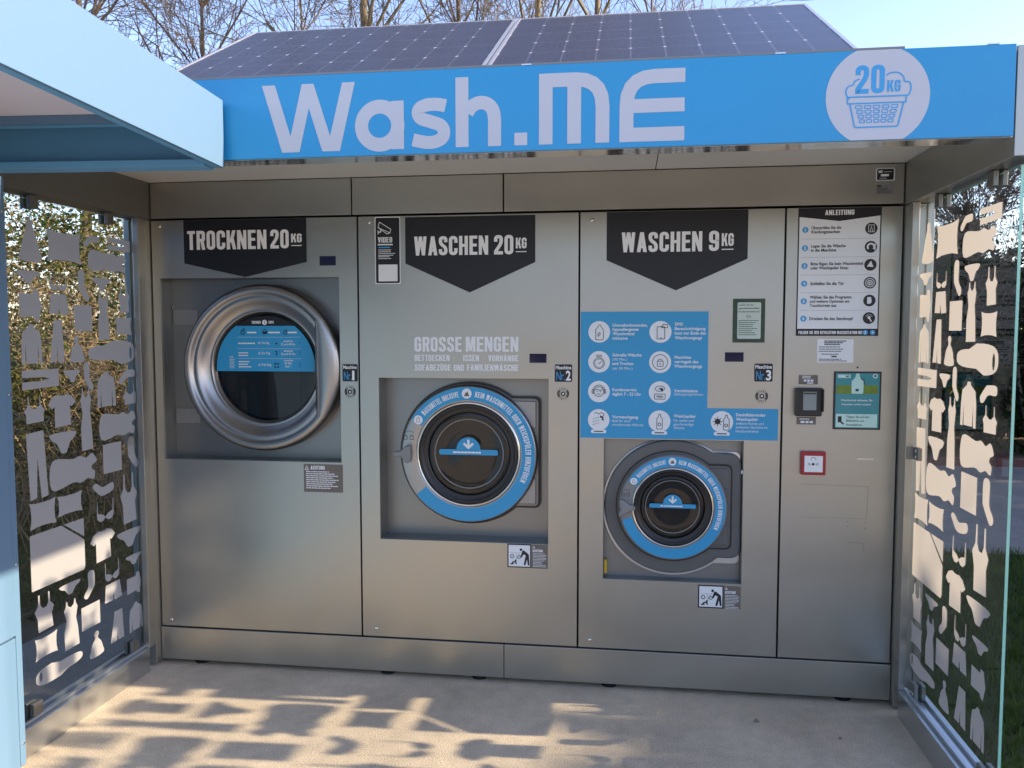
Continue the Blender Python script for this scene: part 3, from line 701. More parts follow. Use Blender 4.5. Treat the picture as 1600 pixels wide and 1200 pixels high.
d.caps('SOFABEZÜGE', 1.250, 1.394, .028, .164).caps('UND', 1.427, 1.394, .028, .046).caps('FAMILIENWÄSCHE', 1.487, 1.395, .028, .229)
build('panel_lettering', d.mesh(onface(-.001)), offw, W2)
display(W2, 1.765, 1.840, 1.431, 1.471); number_plate(W2, 1.876, 1.952, 1.349, 1.425, 2); start_button(W2, 1.913, 1.297)
baby_sticker(W2, 1.667, 1.774, 1.848, .518, .625)
cx2, cz2, R2 = 1.481, 1.014, .315
def bezel(cx, cz, R, xr, z0, z1, r):
    a0 = math.asin(min(.99, (z1-cz)/R)); a1 = math.asin(max(-.99, (z0-cz)/R)); n = 60
    pts = [(cx+R*math.cos(a0+(2*PI-a0+a1)*i/n), cz+R*math.sin(a0+(2*PI-a0+a1)*i/n)) for i in range(n+1)]
    cor = roundpath([pts[-1], (xr, z0), (xr, z1), pts[0]], r)
    return pts[:-1]+cor
build('door_seam', MB().prism(bezel(cx2, cz2, .3265, 1.806, .768, 1.276, .03), .094, .113), rubber, W2)
pz = MB().prism(bezel(cx2, cz2, .3185, 1.797, .777, 1.267, .025), .086, .0935); build('hinge_plate', pz, metal_d, W2, bevel=.002)
build('hinge_cover', MB().box(1.66, 1.785, .076, .0855, 1.135, 1.255), recess_m, W2, bevel=.003)
build('hinge_cover', MB().box(1.66, 1.785, .076, .0855, .790, .905), recess_m, W2, bevel=.003)
dr2 = washer_door(W2, cx2, cz2, R2, .045, 0, 20)
hx = lambda a, b: (590+a/3.871, 580+b/3.871)
HP = [(-.341, -.006), (-.345, .004), (-.335, .012), (-.308, .013), (-.285, .036), (-.262, .040), (-.258, .0), (-.262, -.036), (-.280, -.044), (-.306, -.012), (-.333, -.014)]
HP = [(cx2+x, cz2+z) for x, z in HP[::-1]]
build('door_handle', MB().prism(HP, .012, .044), plastic_g, dr2, bevel=.006)
build('latch_pin', MB().box(1.842, 1.8485, .08, .1, 1.21, 1.225).box(1.842, 1.8485, .08, .1, .79, .805), offw, W2)

W3 = thing('washing_machine', 'smaller built-in washing machine with dark moulded surround, under the pennant for 9 kg washing', 'washing machine', (2.40, 0, .17), 'built-in washing machines')
build('front_panel', MB().plate(1.981+GP, 2.8355-GP, .171, 2.078, 0, .03, (2.091, 2.682, .483, 1.1015), .06), metal, W3, bevel=.0015)
screw(W3, 2.034, 2.044); screw(W3, 2.034, .204)
pennant(W3, 2.097, 2.684, 2.076, 1.872, 1.742, [('WASCHEN', 2.161, 1.905, .084, .336), ('9', 2.525, 1.906, .084, .041), ('KG', 2.577, 1.926, .053, .049)])
fp = build('feature_panel', D2().poly([(1.988, 1.106), (2.821, 1.107), (2.821, 1.2415), (2.5285, 1.2415), (2.5285, 1.653), (1.988, 1.653)]).mesh(onface(-.001)), blue, W3)
dw = D2(); dk = D2()
ic = [(2.068, 1.566), (2.328, 1.566), (2.068, 1.437), (2.328, 1.437), (2.068, 1.308), (2.328, 1.308), (2.068, 1.185), (2.328, 1.183), (2.590, 1.183)]
for x, z in ic: dw.disc(x, z, .0465, 36)
for x, z in ic[6:]: dw.rect(x-.033, x+.033, z-.058, z-.043, .007)
q = .0026
def L(i, pts, cl=False, r=.004, w=q): dk.line([(ic[i][0]+a, ic[i][1]+b) for a, b in pts], w, cl, r=r)
L(0, [(-.016, -.034), (.017, -.034), (.019, -.010), (.017, .012), (.008, .020), (.006, .030), (-.003, .030), (-.006, .020), (-.016, .010), (-.014, -.01)], True); L(0, [(-.004, -.02), (.005, -.008), (.0, -.002), (-.006, -.012)], True, .001)
L(1, [(-.014, -.030), (.018, -.030), (.018, .022), (-.014, .022)], True); L(1, [(.004, .018), (.03, .018), (.03, .032), (.010, .032)], True, .002); dk.rect(ic[1][0]-.003, ic[1][0]+.007, ic[1][1]-.027, ic[1][1]-.0245)
dk.arc(ic[2][0], ic[2][1]-.006, .023, q).arc(ic[2][0], ic[2][1]-.006, .018, .0016); L(2, [(-.010, .022), (.010, .022), (.010, .029), (-.010, .029)], True, .002); L(2, [(-.003, -.010), (.011, .002)], False, 0)
dk.arc(ic[3][0], ic[3][1], .032, q); L(3, [(-.012, -.018), (.013, -.018), (.013, .004), (-.012, .004)], True, .002); dk.arc(ic[3][0], ic[3][1]+.004, .009, q, 0, 180, 12).disc(ic[3][0], ic[3][1]-.008, .003, 8)
dk.arc(ic[4][0], ic[4][1], .021, q).arc(ic[4][0], ic[4][1]+.002, .026, q, 15, 165, 14); L(4, [(-.018, .006), (-.002, .010), (.004, .003), (.016, .010)], False, .002)
L(4, [(-.029, -.008), (-.023, -.008), (-.023, .008), (-.029, .008)], True, .002); L(4, [(.024, -.008), (.030, -.008), (.030, .008), (.024, .008)], True, .002); L(4, [(-.008, -.009), (.0, -.012), (.008, -.009)], False, .002); dk.disc(ic[4][0]-.007, ic[4][1], .0022, 8).disc(ic[4][0]+.007, ic[4][1], .0022, 8)
L(5, [(-.022, -.030), (.023, -.030), (.023, -.008), (-.022, -.008)], True, .003); dk.text('VISA', ic[5][0]-.014, ic[5][1]-.024, .010, .029, .02); L(5, [(-.022, .014), (-.010, .026), (.014, .026), (.022, .014), (.008, .004), (-.010, .004)], True, .006); dk.poly([(ic[5][0]+a, ic[5][1]+b) for a, b in ((-.008, .014), (.010, .020), (.016, .006), (.008, .002), (.004, .010))])
L(6, [(-.020, .028), (-.008, .032), (.0, .024), (.010, .032), (.024, .026), (.016, .010), (.010, .014)], False, .002); dk.poly([(ic[6][0]+a, ic[6][1]+b) for a, b in ((.004, .012), (.016, .006), (.012, .0), (.022, -.004), (.020, .012), (.008, .020))])
for k in range(3):
    for j in range(4): dk.rect(ic[6][0]-.026+j*.0075, ic[6][0]-.021+j*.0075, ic[6][1]+.002-k*.012+j*.0025, ic[6][1]+.0045-k*.012+j*.0025)
for i, o_ in ((7, 0), (8, .018)):
    L(i, [(o_-.011, -.034), (o_+.012, -.034), (o_+.012, .012), (o_+.005, .018), (o_+.004, .030), (o_-.003, .030), (o_-.005, .018), (o_-.011, .012)], True, .003); dk.arc(ic[i][0]+o_, ic[i][1]-.014, .006, .003)
dk.disc(ic[8][0]-.018, ic[8][1]+.002, .012, 16)
for k in range(8): a = k*PI/4; L(8, [(-.018+.010*math.cos(a), .002+.010*math.sin(a)), (-.018+.020*math.cos(a), .002+.020*math.sin(a))], False, 0)
for x, z in ic[6:]: dk.rect(x-.020, x+.020, z-.0525, z-.048)
tx = [(2.1255, [('Umweltschonendes,', 1.589, .148, 1), ('hypoallergenes', 1.571, .110, 1), ('Waschmittel', 1.552, .092, 1), ('inklusive', 1.533, .064, 1)]),
      (2.388, [('SMS', 1.593, .034, 1), ('Benachrichtigung', 1.574, .128, 1), ('kurz vor Ende des', 1.555, .130, 1), ('Waschvorgangs', 1.535, .114, 1)]),
      (2.1255, [('Schnelle Wäsche', 1.461, .124, 1), ('(30 Min.)', 1.443, .062, 0), ('und Trocken', 1.424, .090, 1), ('(ab 20 Min.)', 1.404, .086, 0)]),
      (2.388, [('Maschine', 1.452, .070, 1), ('verriegelt des', 1.433, .100, 1), ('Waschvorgangs', 1.414, .116, 1)]),
      (2.1255, [('Kundenservice', 1.311, .104, 1), ('täglich 7 - 22 Uhr', 1.292, .124, 1)]),
      (2.388, [('Verschiedene', 1.309, .100, 1), ('Zahlungsmöglichkeiten', 1.295, .122, 0)]),
      (2.1255, [('Vorwaschgang', 1.193, .112, 1), ('Ideal für stark', 1.177, .080, 0), ('verschmutzte Wäsche', 1.160, .134, 0)]),
      (2.388, [('Weichspüler', 1.200, .094, 1), ('Für sanfte und', 1.182, .084, 0), ('geschmeidige', 1.166, .084, 0), ('Wäsche', 1.150, .046, 0)]),
      (2.648, [('Desinfizierender', 1.209, .122, 1), ('Weichspüler', 1.190, .092, 1), ('entfernt Keime und', 1.173, .114, 0), ('schlechte Gerüche im', 1.157, .130, 0), ('Handumdrehen', 1.140, .094, 0)])]
for x, ls in tx:
    for s_, z, w_, b_ in ls: dw.text(s_, x, z, .0125 if b_ else .0105, w_, .022 if b_ else .0)
build('feature_text', dw.mesh(onface(-.0016)), offw, fp); build('feature_icons', dk.mesh(onface(-.0024)), ink, fp)
e = build('eco_sticker', D2().rect(2.6275, 2.7595, 1.521, 1.7055).mesh(onface(-.001)), mat('green_print', (.02, .05, .025), .5, noise=.8, nscale=60), W3)
build('eco_card', D2().rect(2.6465, 2.7425, 1.537, 1.690, .006).mesh(onface(-.0015)), mat('pale_green', (.50, .58, .52), .5), e)
build('eco_print', D2().text('Lassen Sie das', 2.651, 1.676, .007, .062).text('gewohnheitsmäßige', 2.651, 1.662, .007, .085).text('für die Umwelt tun!', 2.651, 1.648, .007, .085).text('Co', 2.683, 1.627, .011, .018).lines(2.651, 1.612, .085, 8, .0085, .0028, 2).mesh(onface(-.0021)), mat('green_ink', (.03, .09, .05), .5), e)
display(W3, 2.598, 2.675, 1.440, 1.480); number_plate(W3, 2.720, 2.795, 1.357, 1.433, 3); start_button(W3, 2.752, 1.295)
baby_sticker(W3, 2.501, 2.609, 2.681, .373, .474)
cx3, cz3, R3 = 2.387, .8125, .229
def clip_b(p): return [(min(2.678, x), z) for x, z in p]
out3 = bezel(cx3, cz3-.006, .293, 2.679, .588, 1.045, .06)
build('lower_moulding', MB().prism(clip_b(bezel(cx3, cz3-.012, .304, 2.679, .556, 1.05, .03)), .046, .0585), alu, W3, bevel=.003)
build('door_surround', MB().prism(out3, .016, .0455), plastic_d, W3, bevel=.012)
build('door_seam', MB().prism(bezel(cx3, cz3, .243, 2.640, .628, 1.000, .03), .0135, .0158), rubber, W3)
build('hinge_plate', MB().prism(bezel(cx3, cz3, .237, 2.632, .636, .992, .025), .008, .0134), plastic_d, W3, bevel=.002)
build('hinge_cover', MB().box(2.53, 2.622, .001, .0078, .895, .982), plastic_d, W3, bevel=.003)
build('hinge_cover', MB().box(2.53, 2.622, .001, .0078, .648, .730), plastic_d, W3, bevel=.003)
dr3 = washer_door(W3, cx3, cz3, R3, -.028, 0, 9)
HP3 = [(160, 420), (182, 425), (225, 458), (265, 468), (266, 496), (230, 502), (190, 525), (152, 542), (150, 520), (166, 492), (153, 440)]
build('door_handle', MB().prism([(cx3+(x-515)*.00062-.004, cz3-(z-478)*.00062) for x, z in HP3][::-1], -.056, -.028), plastic_g, dr3, bevel=.005)
build('yellow_tab', MB().box(2.0945, 2.108, .03, .05, .500, .560), yellow, W3, bevel=.001)
build('latch_pin', MB().box(2.675, 2.6815, .01, .03, .96, .975), offw, W3)

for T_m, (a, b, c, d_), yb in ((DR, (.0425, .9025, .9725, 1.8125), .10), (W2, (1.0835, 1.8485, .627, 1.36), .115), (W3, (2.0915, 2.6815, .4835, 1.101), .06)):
    rp = MB().box(a, b, yb-.0015, yb-.0002, c, d_)  # dark sheet over the recess back, standing in for inner shade
    # dark strips that put inner shade onto the recess walls, left side, right side, top and bottom
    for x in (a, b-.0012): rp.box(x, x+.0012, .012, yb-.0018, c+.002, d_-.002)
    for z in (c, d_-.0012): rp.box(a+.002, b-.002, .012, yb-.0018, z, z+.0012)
    build('recess_shade_liner', rp, recess_shade, T_m)
# ---- payment cabinet
PC = thing('payment_cabinet', 'narrow silver cabinet beside the right post holding the instruction board and payment devices', 'cabinet', (3.065, 0, .17))
build('front_panel', MB().plate(2.8355+GP, 3.296, .171, 2.078, 0, .03), metal, PC, bevel=.0015)
build('coin_slot', MB().box(3.143, 3.209, -.0015, .001, 1.033, 1.039), alu, PC, bevel=.0005)
hd = D2().line([(2.915, .925), (3.186, .921), (3.190, .915), (3.188, .792), (3.182, .784)], .0016).rect(2.915, 3.18, .7835, .7845)
hd.line([(3.112, .682), (3.179, .680), (3.179, .640)], .0014)
for x, z in ((3.112, .770), (3.112, .749), (3.182, .767), (3.182, .744)): hd.disc(x, z, .0026, 10)
build('hatch_outline', hd.mesh(onface(-.0006)), metal_d, PC)
build('camera_hole', D2().disc(3.135, 1.419, .004).mesh(onface(-.0008)), ink, PC)
build('notice', D2().rect(2.972, 3.117, 1.4385, 1.536).mesh(onface(-.001)), offw, PC)
build('notice_print', D2().lines(3.000, 1.526, .09, 3, .007, .004, 2).lines(2.979, 1.502, .10, 3, .009, .003, 5).lines(2.99, 1.472, .10, 1, .01, .003, 3).lines(3.03, 1.461, .03, 1, .01, .006, 3).lines(2.98, 1.451, .13, 2, .007, .003, 8).mesh(onface(-.0016)), ink, PC)
p = build('card_sticker', D2().rect(2.901, 2.978, 1.347, 1.386).mesh(onface(-.001)), brown, PC)
build('card_marks', D2().caps('KREDIT', 2.918, 1.379, .005, .034).rect(2.912, 2.962, 1.369, 1.375).rect(2.921, 2.932, 1.358, 1.366, .002).rect(2.935, 2.946, 1.358, 1.366, .002).rect(2.949, 2.960, 1.358, 1.366, .002).rect(2.921, 2.960, 1.350, 1.355).mesh(onface(-.0016)), offw, p) if False else \
build('card_marks', D2().lines(2.915, 1.379, .05, 2, .007, .0035, 3).rect(2.921, 2.932, 1.358, 1.367, .002).rect(2.935, 2.946, 1.358, 1.367, .002).rect(2.949, 2.960, 1.358, 1.367, .002).rect(2.935, 2.960, 1.350, 1.355).mesh(onface(-.0016)), offw, p)
p = build('card_sticker', D2().rect(2.896, 2.974, 1.178, 1.210).mesh(onface(-.001)), brown, PC)
build('card_marks', D2().lines(2.908, 1.199, .058, 1, .007, .004, 3).rect(2.912, 2.928, 1.184, 1.193, .002).rect(2.932, 2.945, 1.184, 1.193, .002).rect(2.949, 2.962, 1.184, 1.193, .002).mesh(onface(-.0016)), offw, p)

IB = thing('instruction_board', 'white instruction board with black header, numbered blue steps and round black icons', 'sign', (3.05, -.002, 1.55))
build('board_frame', D2().rect(2.885, 3.213, 1.5495, 2.076).mesh(onface(-.0008)), black, IB)
build('board_face', D2().poly([(2.890, 1.579), (3.208, 1.579), (3.208, 2.041), (3.048, 2.021), (2.890, 2.040)]).mesh(onface(-.0013)), offw, IB)
d = D2().caps('ANLEITUNG', 2.991, 2.046, .021, .115).caps('FOLGEN SIE DER REVOLUTION WASCHSTATION BEI', 2.896, 1.557, .013, .253)
build('white_lettering', d.mesh(onface(-.0019)), white, IB)
zs = [1.987, 1.912, 1.839, 1.766, 1.693, 1.621]
d = D2(); dn = D2(); db = D2(); dl = D2(); ico = []; DI = [D2() for _ in range(6)]
tt = [['Überprüfen Sie die', 'Kleidungstaschen'], ['Legen Sie die Wäsche', 'in die Maschine'], ['Bitte fügen Sie kein Waschmittel', 'oder Weichspüler hinzu'], ['Schließen Sie die Tür'], ['Wählen Sie das Programm', 'und weitere Optionen am', 'Touchscreen aus'], ['Drücken Sie den Startknopf']]
tw = [[.118, .113], [.137, .100], [.207, .149], [.134], [.165, .157, .106], [.173]]
for i, z in enumerate(zs):
    build('step_disc', D2().disc(2.914, z, .0125).mesh(onface(-.0019)), inkblue, IB); dn.text(str(i+1), 2.914, z-.006, .012, None, .02, True)
    n_ = len(tt[i])
    for j, s_ in enumerate(tt[i]): db.text(s_, 2.938, z-.006+(n_-1)*.0085-j*.017, .0118, tw[i][j], .022)
    ico.append(build('step_icon', D2().disc(3.174, z+.002, .0242, 32).mesh(onface(-.0019)), ink, IB))
    if i < 5:
        for k in range(42): dl.rect(2.900+k*.0071, 2.904+k*.0071, z-.0385, z-.0370)
X_ = 3.174
DI[0].line([(X_-.011, 1.975), (X_-.011, 2.003), (X_+.011, 2.003), (X_+.011, 1.975)], .002, True).line([(X_-.005, 1.976), (X_, 1.998), (X_+.005, 1.976)], .002)
DI[1].arc(X_, 1.914, .013, .007, -40, 220, 14).rect(X_+.014, X_+.018, 1.900, 1.928)
DI[2].poly([(X_-.014, 1.834), (X_+.012, 1.832), (X_+.002, 1.858)])
DI[3].arc(X_, 1.768, .017, .003).arc(X_, 1.768, .009, .004).disc(X_, 1.768, .004)
DI[4].poly([(X_-.009, 1.682), (X_+.004, 1.682), (X_+.009, 1.690), (X_+.006, 1.709), (X_-.009, 1.709)])
DI[5].disc(X_, 1.625, .006)
for k in range(5): a = math.radians(30+k*30); DI[5].line([(X_+.010*math.cos(a), 1.625+.010*math.sin(a)), (X_+.015*math.cos(a), 1.625+.015*math.sin(a))], .002)
DI[5].line([(X_+.002, 1.622), (X_+.010, 1.608)], .005)
for x in (3.161, 3.190): build('web_disc', D2().disc(x, 1.5635, .0105).mesh(onface(-.0019)), inkblue, IB)
for o_, q_ in zip(ico, DI): build('pictogram', q_.mesh(onface(-.0026)), offw, o_)
dn.rect(3.159, 3.163, 1.558, 1.569).rect(3.187, 3.193, 1.561, 1.567)
build('step_numbers', dn.mesh(onface(-.0026)), white, IB)
build('step_text', db.mesh(onface(-.0019)), ink, IB); build('dotted_lines', dl.mesh(onface(-.0019)), plastic_g, IB)

TS = thing('touchscreen', 'portrait touchscreen with black bezel showing a bottle picture on teal', 'screen', (3.136, 0, 1.16))
build('bezel', MB().plate(3.042, 3.230, 1.160, 1.402, -.006, .004), rubber, TS, bevel=.002)
yT = -.0066
build('screen', D2().rect(3.049, 3.222, 1.167, 1.395).mesh(onface(yT)), screen_teal, TS)
sp_ = build('screen_picture', D2().rect(3.052, 3.216, 1.309, 1.345).mesh(onface(yT-.0005)), screen_green, TS)
build('screen_footer', D2().rect(3.052, 3.216, 1.170, 1.225).mesh(onface(yT-.001)), screen_pale, TS); build('screen_logo', D2().rect(3.056, 3.107, 1.375, 1.389).mesh(onface(yT-.001)), screen_pale, TS)
d = D2().poly(roundpath([(3.112, 1.310), (3.158, 1.310), (3.160, 1.362), (3.144, 1.377), (3.142, 1.394), (3.128, 1.394), (3.126, 1.377), (3.111, 1.362)], .006, True))
build('screen_bottle', d.mesh(onface(yT-.001)), screen_pale, TS)
d = D2().text('Tippen Sie auf den', 3.094, 1.209, .009, .090).text('Bildschirm, um', 3.094, 1.193, .009, .070).text('fortzufahren', 3.094, 1.176, .009, .062).rect(3.060, 3.075, 1.190, 1.215).line([(3.072, 1.192), (3.084, 1.182)], .006).text('ME', 3.088, 1.378, .008, .015).rect(3.128, 3.140, 1.320, 1.330)
d.line([(3.148, 1.372), (3.160, 1.366), (3.161, 1.345)], .004)
build('dark_print', d.mesh(onface(yT-.0016)), ink, TS)
d = D2().text('Waschmittel inklusive, Sie', 3.070, 1.279, .008, .125).text('brauchen nichts weiter!', 3.074, 1.262, .008, .116).text('Wash.', 3.060, 1.379, .0075, .025, 0).arc(3.204, 1.384, .008, .003)
build('white_print', d.mesh(onface(yT-.0016)), white, TS)

CR = thing('card_reader', 'black contactless card reader with grey display on the payment cabinet', 'card reader', (2.94, 0, 1.21))
cb = MB().prism(roundpath([(2.886, 1.214), (2.993, 1.214), (2.997, 1.333), (2.886, 1.333)], .008, True), -.022, 0)
build('reader_body', cb, rubber, CR, bevel=.004)
build('hood', MB().box(2.886, 2.892, -.040, -.0225, 1.22, 1.330).box(2.893, 2.990, -.040, -.0225, 1.325, 1.331).box(2.991, 2.997, -.040, -.0225, 1.235, 1.330), rubber, CR, bevel=.002)
build('reader_display', MB().plate(2.916, 2.970, 1.240, 1.318, -.0245, -.0225), lcd, CR, bevel=.001)
build('display_print', D2().text('KARTE', 2.918, 1.307, .008, .044).mesh(onface(-.0252)), ink, CR) if False else build('display_print', D2().lines(2.919, 1.307, .05, 1, .01, .006, 2).mesh(onface(-.0252)), ink, CR)
FC = thing('call_point', 'square red manual call point with white push plate below the card reader', 'alarm button', (2.965, 0, .968))
build('call_box', MB().plate(2.915, 3.014, .9675, 1.066, -.022, 0), red, FC, bevel=.004)
build('push_plate', MB().plate(2.927, 3.001, .980, 1.049, -.0245, -.0215), white, FC, bevel=.002)
d = D2().disc(2.962, 1.014, .0055).line([(2.952, 1.030), (2.956, 1.041), (2.970, 1.042), (2.973, 1.030)], .0016, r=.003).line([(2.940, 1.009), (2.952, 1.014), (2.940, 1.019)], .0016).line([(2.984, 1.009), (2.972, 1.014), (2.984, 1.019)], .0016)
build('push_symbol', d.mesh(onface(-.0252)), ink, FC)

# ------------------------------------------------------------------ glass panels with garment stickers
def spline(pts, n=6):
    out = []; L_ = len(pts)
    for i in range(L_):
        p0, p1, p2, p3 = (Vector(pts[(i+k-1) % L_]) for k in range(4))
        for j in range(n):
            t_ = j/n; out.append(tuple(.5*((2*p1)+(-p0+p2)*t_+(2*p0-5*p1+4*p2-p3)*t_*t_+(-p0+3*p1-3*p2+p3)*t_**3)))
    return out
TANK = [(.18, 0), (.92, .02), (.86, .40), (.98, .58), (.80, .72), (.78, 1), (.71, 1), (.70, .72), (.60, .62), (.42, .62), (.31, .72), (.29, 1), (.22, 1), (.20, .72), (.02, .58), (.16, .36)]
TOPH = [(0, .02), (.45, .10), (.62, .02), (.78, .12), (.92, .04), (.95, .30), (.88, .42), (.90, .56), (1, .68), (.90, .98), (.76, .86), (.62, .98), (.45, .92), (.02, .98)]
SHAPES = {
 'hood': ('hooded_top_sticker', [[(.0, .0), (1, .0), (.92, .30), (.80, .58), (.66, .80), (.64, .95), (.5, 1), (.36, .95), (.34, .80), (.2, .58), (.08, .3)]]),
 'beanie': ('bobble_hat_sticker', [[(0, 0), (1, .0), (.96, .30), (.84, .52), (.62, .70), (.64, .80), (.69, .88), (.63, .97), (.5, 1), (.37, .97), (.31, .88), (.36, .80), (.38, .70), (.16, .52), (.04, .3)]]),
 'pillow': ('pillow_sticker', [roundpath([(0, 0), (.25, .06), (.5, .07), (.75, .06), (1, 0), (.95, .25), (.94, .5), (.95, .75), (1, 1), (.75, .94), (.5, .93), (.25, .94), (0, 1), (.05, .75), (.06, .5), (.05, .25)], .01, True)]),
 'sock': ('sock_sticker', [[(.12, 1), (.62, 1), (.64, .46), (.95, .22), (1, .08), (.86, 0), (.66, .02), (.16, .36), (.08, .5)]]),
 'sock_m': ('sock_sticker', [[(.88, 1), (.38, 1), (.36, .46), (.05, .22), (0, .08), (.14, 0), (.34, .02), (.84, .36), (.92, .5)]]),
 'sock_h': ('sock_sticker', [[(1, .98), (1, .5), (.52, .46), (.24, .06), (.08, 0), (0, .18), (.04, .4), (.36, .9), (.5, .98)]]),
 'boot': ('sock_sticker', [[(1, .80), (1, .22), (.42, 0), (.06, .62), (0, .82), (.08, 1), (.24, .96), (.5, .62)]]),
 'pants_h': ('trousers_sticker', [[(0, 0), (1, .06), (1, .98), (0, 1), (0, .62), (.55, .60), (.74, .50), (.55, .40), (0, .40)]]),
 'top_h': ('vest_top_sticker', [TOPH]),
 'panties': ('briefs_sticker', [[(0, 1), (1, 1), (.99, .70), (.80, .52), (.66, .12), (.60, 0), (.42, 0), (.36, .12), (.22, .50), (.02, .70)]]),
 'bra': ('bra_sticker', [[(.03, .40), (.05, 1), (.08, 1), (.09, .42), (.34, .34), (.50, .20), (.66, .34), (.91, .42), (.92, 1), (.95, 1), (.97, .40), (.96, .16), (.80, .0), (.62, .02), (.5, .16), (.38, .02), (.2, 0), (.04, .16)]]),
 'tank': ('tank_top_sticker', [TANK]),
 'crop': ('crop_top_sticker', [[(.10, 0), (.94, .03), (.94, .30), (1, .46), (.82, .66), (.80, 1), (.765, 1), (.76, .64), (.60, .52), (.42, .52), (.25, .64), (.22, 1), (.185, 1), (.18, .66), (0, .46), (.08, .30)]]),
 'skirt_h': ('skirt_sticker', [[(.02, .14), (.02, .86), (.62, .84), (.66, 1), (.86, .98), (1, .5), (.86, 0), (.70, .04), (.64, .16)]]),
 'shorts': ('shorts_sticker', [[(.08, 1), (.88, 1), (1, .02), (.56, 0), (.50, .42), (.45, .02), (0, .04)]]),
 'towel': ('towel_sticker', [[(0, 0), (1, 0), (1, 1), (0, 1)]]),
 'dress': ('dress_sticker', [[(.06, 0), (.98, .01), (.90, .40), (.80, .60), (.92, .82), (.82, .90), (.80, 1), (.72, 1), (.68, .90), (.50, .85), (.32, .90), (.28, 1), (.2, 1), (.18, .90), (.06, .82), (.2, .60), (.04, .38)]]),
 'sweater': ('sweater_sticker', [[(0, 0), (.16, 0), (.20, .50), (.23, .02), (.77, .02), (.80, .50), (.84, 0), (1, 0), (.99, .50), (.92, .80), (.62, .93), (.60, 1), (.40, 1), (.38, .93), (.08, .80), (.01, .5)]]),
 'trousers': ('trousers_sticker', [[(.34, 1), (.90, 1), (1, 0), (.56, .01), (.52, .40), (.46, .02), (0, .01)]]),
 'jeans': ('trousers_sticker', [[(.02, .98), (.86, 1), (1, .02), (.66, .0), (.52, .60), (.44, .02), (.12, 0)]]),
 'tshirt': ('shirt_sticker', [[(.22, 0), (.80, .03), (.78, .62), (.84, .58), (1, .72), (.86, .90), (.66, .97), (.58, .94), (.42, .94), (.34, .97), (.12, .88), (0, .68), (.14, .56), (.22, .62)]]),
}
ROWS = [('hood',.14,1.915,.112,.155),('pillow',.331,1.906,.206,.125),('sock_h',.499,1.945,.097,.05),('pants_h',.692,1.949,.161,.055),('top_h',.613,1.868,.256,.085),('panties',.123,1.773,.114,.046),('bra',.288,1.76,.102,.06),('sock',.438,1.755,.074,.12),('panties',.56,1.768,.109,.055),('tank',.715,1.715,.09,.125),('skirt_h',.128,1.668,.12,.126),('shorts',.288,1.676,.114,.082),('towel',.433,1.624,.112,.106),('dress',.567,1.634,.083,.204),('pillow',.707,1.592,.118,.082),('sweater',.128,1.52,.11,.153),('trousers',.267,1.53,.084,.166),('beanie',.386,1.499,.081,.106),('bag',.621,1.476,.328,.105),('pants_h',.171,1.386,.201,.074),('panties',.351,1.387,.088,.048),('sock',.452,1.379,.062,.113),('sweater',.57,1.319,.128,.155),('sock_h',.72,1.364,.119,.062),('crop',.13,1.272,.109,.104),('tshirt',.286,1.255,.162,.134),('dress',.431,1.202,.079,.26),('crop',.74,1.283,.105,.09),('top_h',.651,1.155,.254,.110),('jeans',.133,1.057,.112,.262),('panties',.285,1.123,.139,.082),('towel',.597,1.016,.130,.128),('sock',.747,1.015,.088,.138),('top_h',.349,1.0,.278,.118),('boot',.524,.891,.137,.058),('pillow',.155,.865,.146,.104),('pillow',.312,.871,.150,.084),('bra',.535,.795,.122,.09),('tank',.706,.813,.13,.226),('sheet',.235,.686,.313,.216),('tshirt',.513,.649,.171,.138),('panties',.703,.63,.160,.075),('panties',.73,.525,.108,.044),('bra',.569,.521,.106,.086),('sock_m',.416,.502,.076,.106),('panties',.293,.526,.114,.045),('tank',.142,.481,.112,.146),('dress',.294,.378,.096,.198),('towel',.417,.37,.120,.099),('shorts',.573,.425,.123,.08),('skirt_h',.726,.41,.112,.10),('pillow',.147,.345,.125,.086),('bag2',.219,.23,.273,.075),('beanie',.448,.238,.085,.107),('trousers',.592,.263,.098,.134),('sweater',.734,.258,.106,.130)]
def bag_polys(cx, cz, w, h, tail):                          # sleeping bag: body polygon with a slot closed by a ring of quads
    n = 40; out = []; inn = []
    hx, hz = cx+w*.40*tail, cz-.005*tail
    for i in range(n):
        a = 2*PI*i/n; x, z = math.cos(a), math.sin(a)
        k = 1.0 if x*tail > 0 else .62
        ox = cx+w*.5*math.copysign(abs(x)**.55, x); oz = cz+h*.5*k*math.copysign(abs(z)**.7, z)
        out.append((ox, oz)); inn.append((hx+w*.030*x, hz+h*.26*z))
    return [[out[i], out[(i+1) % n], inn[(i+1) % n], inn[i]] for i in range(n)]
def garments(fn, parent):
    for k, cx_, cz_, w, h in ROWS:
        d = D2()
        if k == 'bag': d.p += bag_polys(cx_, cz_, w, h, 1); nm = 'sleeping_bag_sticker'
        elif k == 'bag2':
            nm = 'sleeping_bag_sticker'; ps = bag_polys(0, 0, w, .072, -1); d.p += [[(cx_+x, cz_+z) for x, z in p] for p in ps]
        elif k == 'sheet':
            nm = 'bed_sheet_sticker'; q_ = lambda u, v_: (cx_-w/2+u*w, cz_-h/2+v_*h)
            d.poly(roundpath([q_(0, 0), q_(.97, 0), q_(1, .05), q_(1, .58), q_(.56, 1), q_(0, 1)], .004, True)); d.poly([q_(.61, 1), q_(1, 1), q_(1, .64)])
        else:
            nm, ps = SHAPES[k]
            for p in ps:
                if k in ('hood', 'beanie', 'sock', 'sock_m', 'sock_h', 'boot', 'top_h', 'panties'): p = spline(p, 4)
                d.poly([(cx_-w/2+u*w, cz_-h/2+v_*h) for u, v_ in p])
        build(nm, d.mesh(fn), sticker_m, parent)
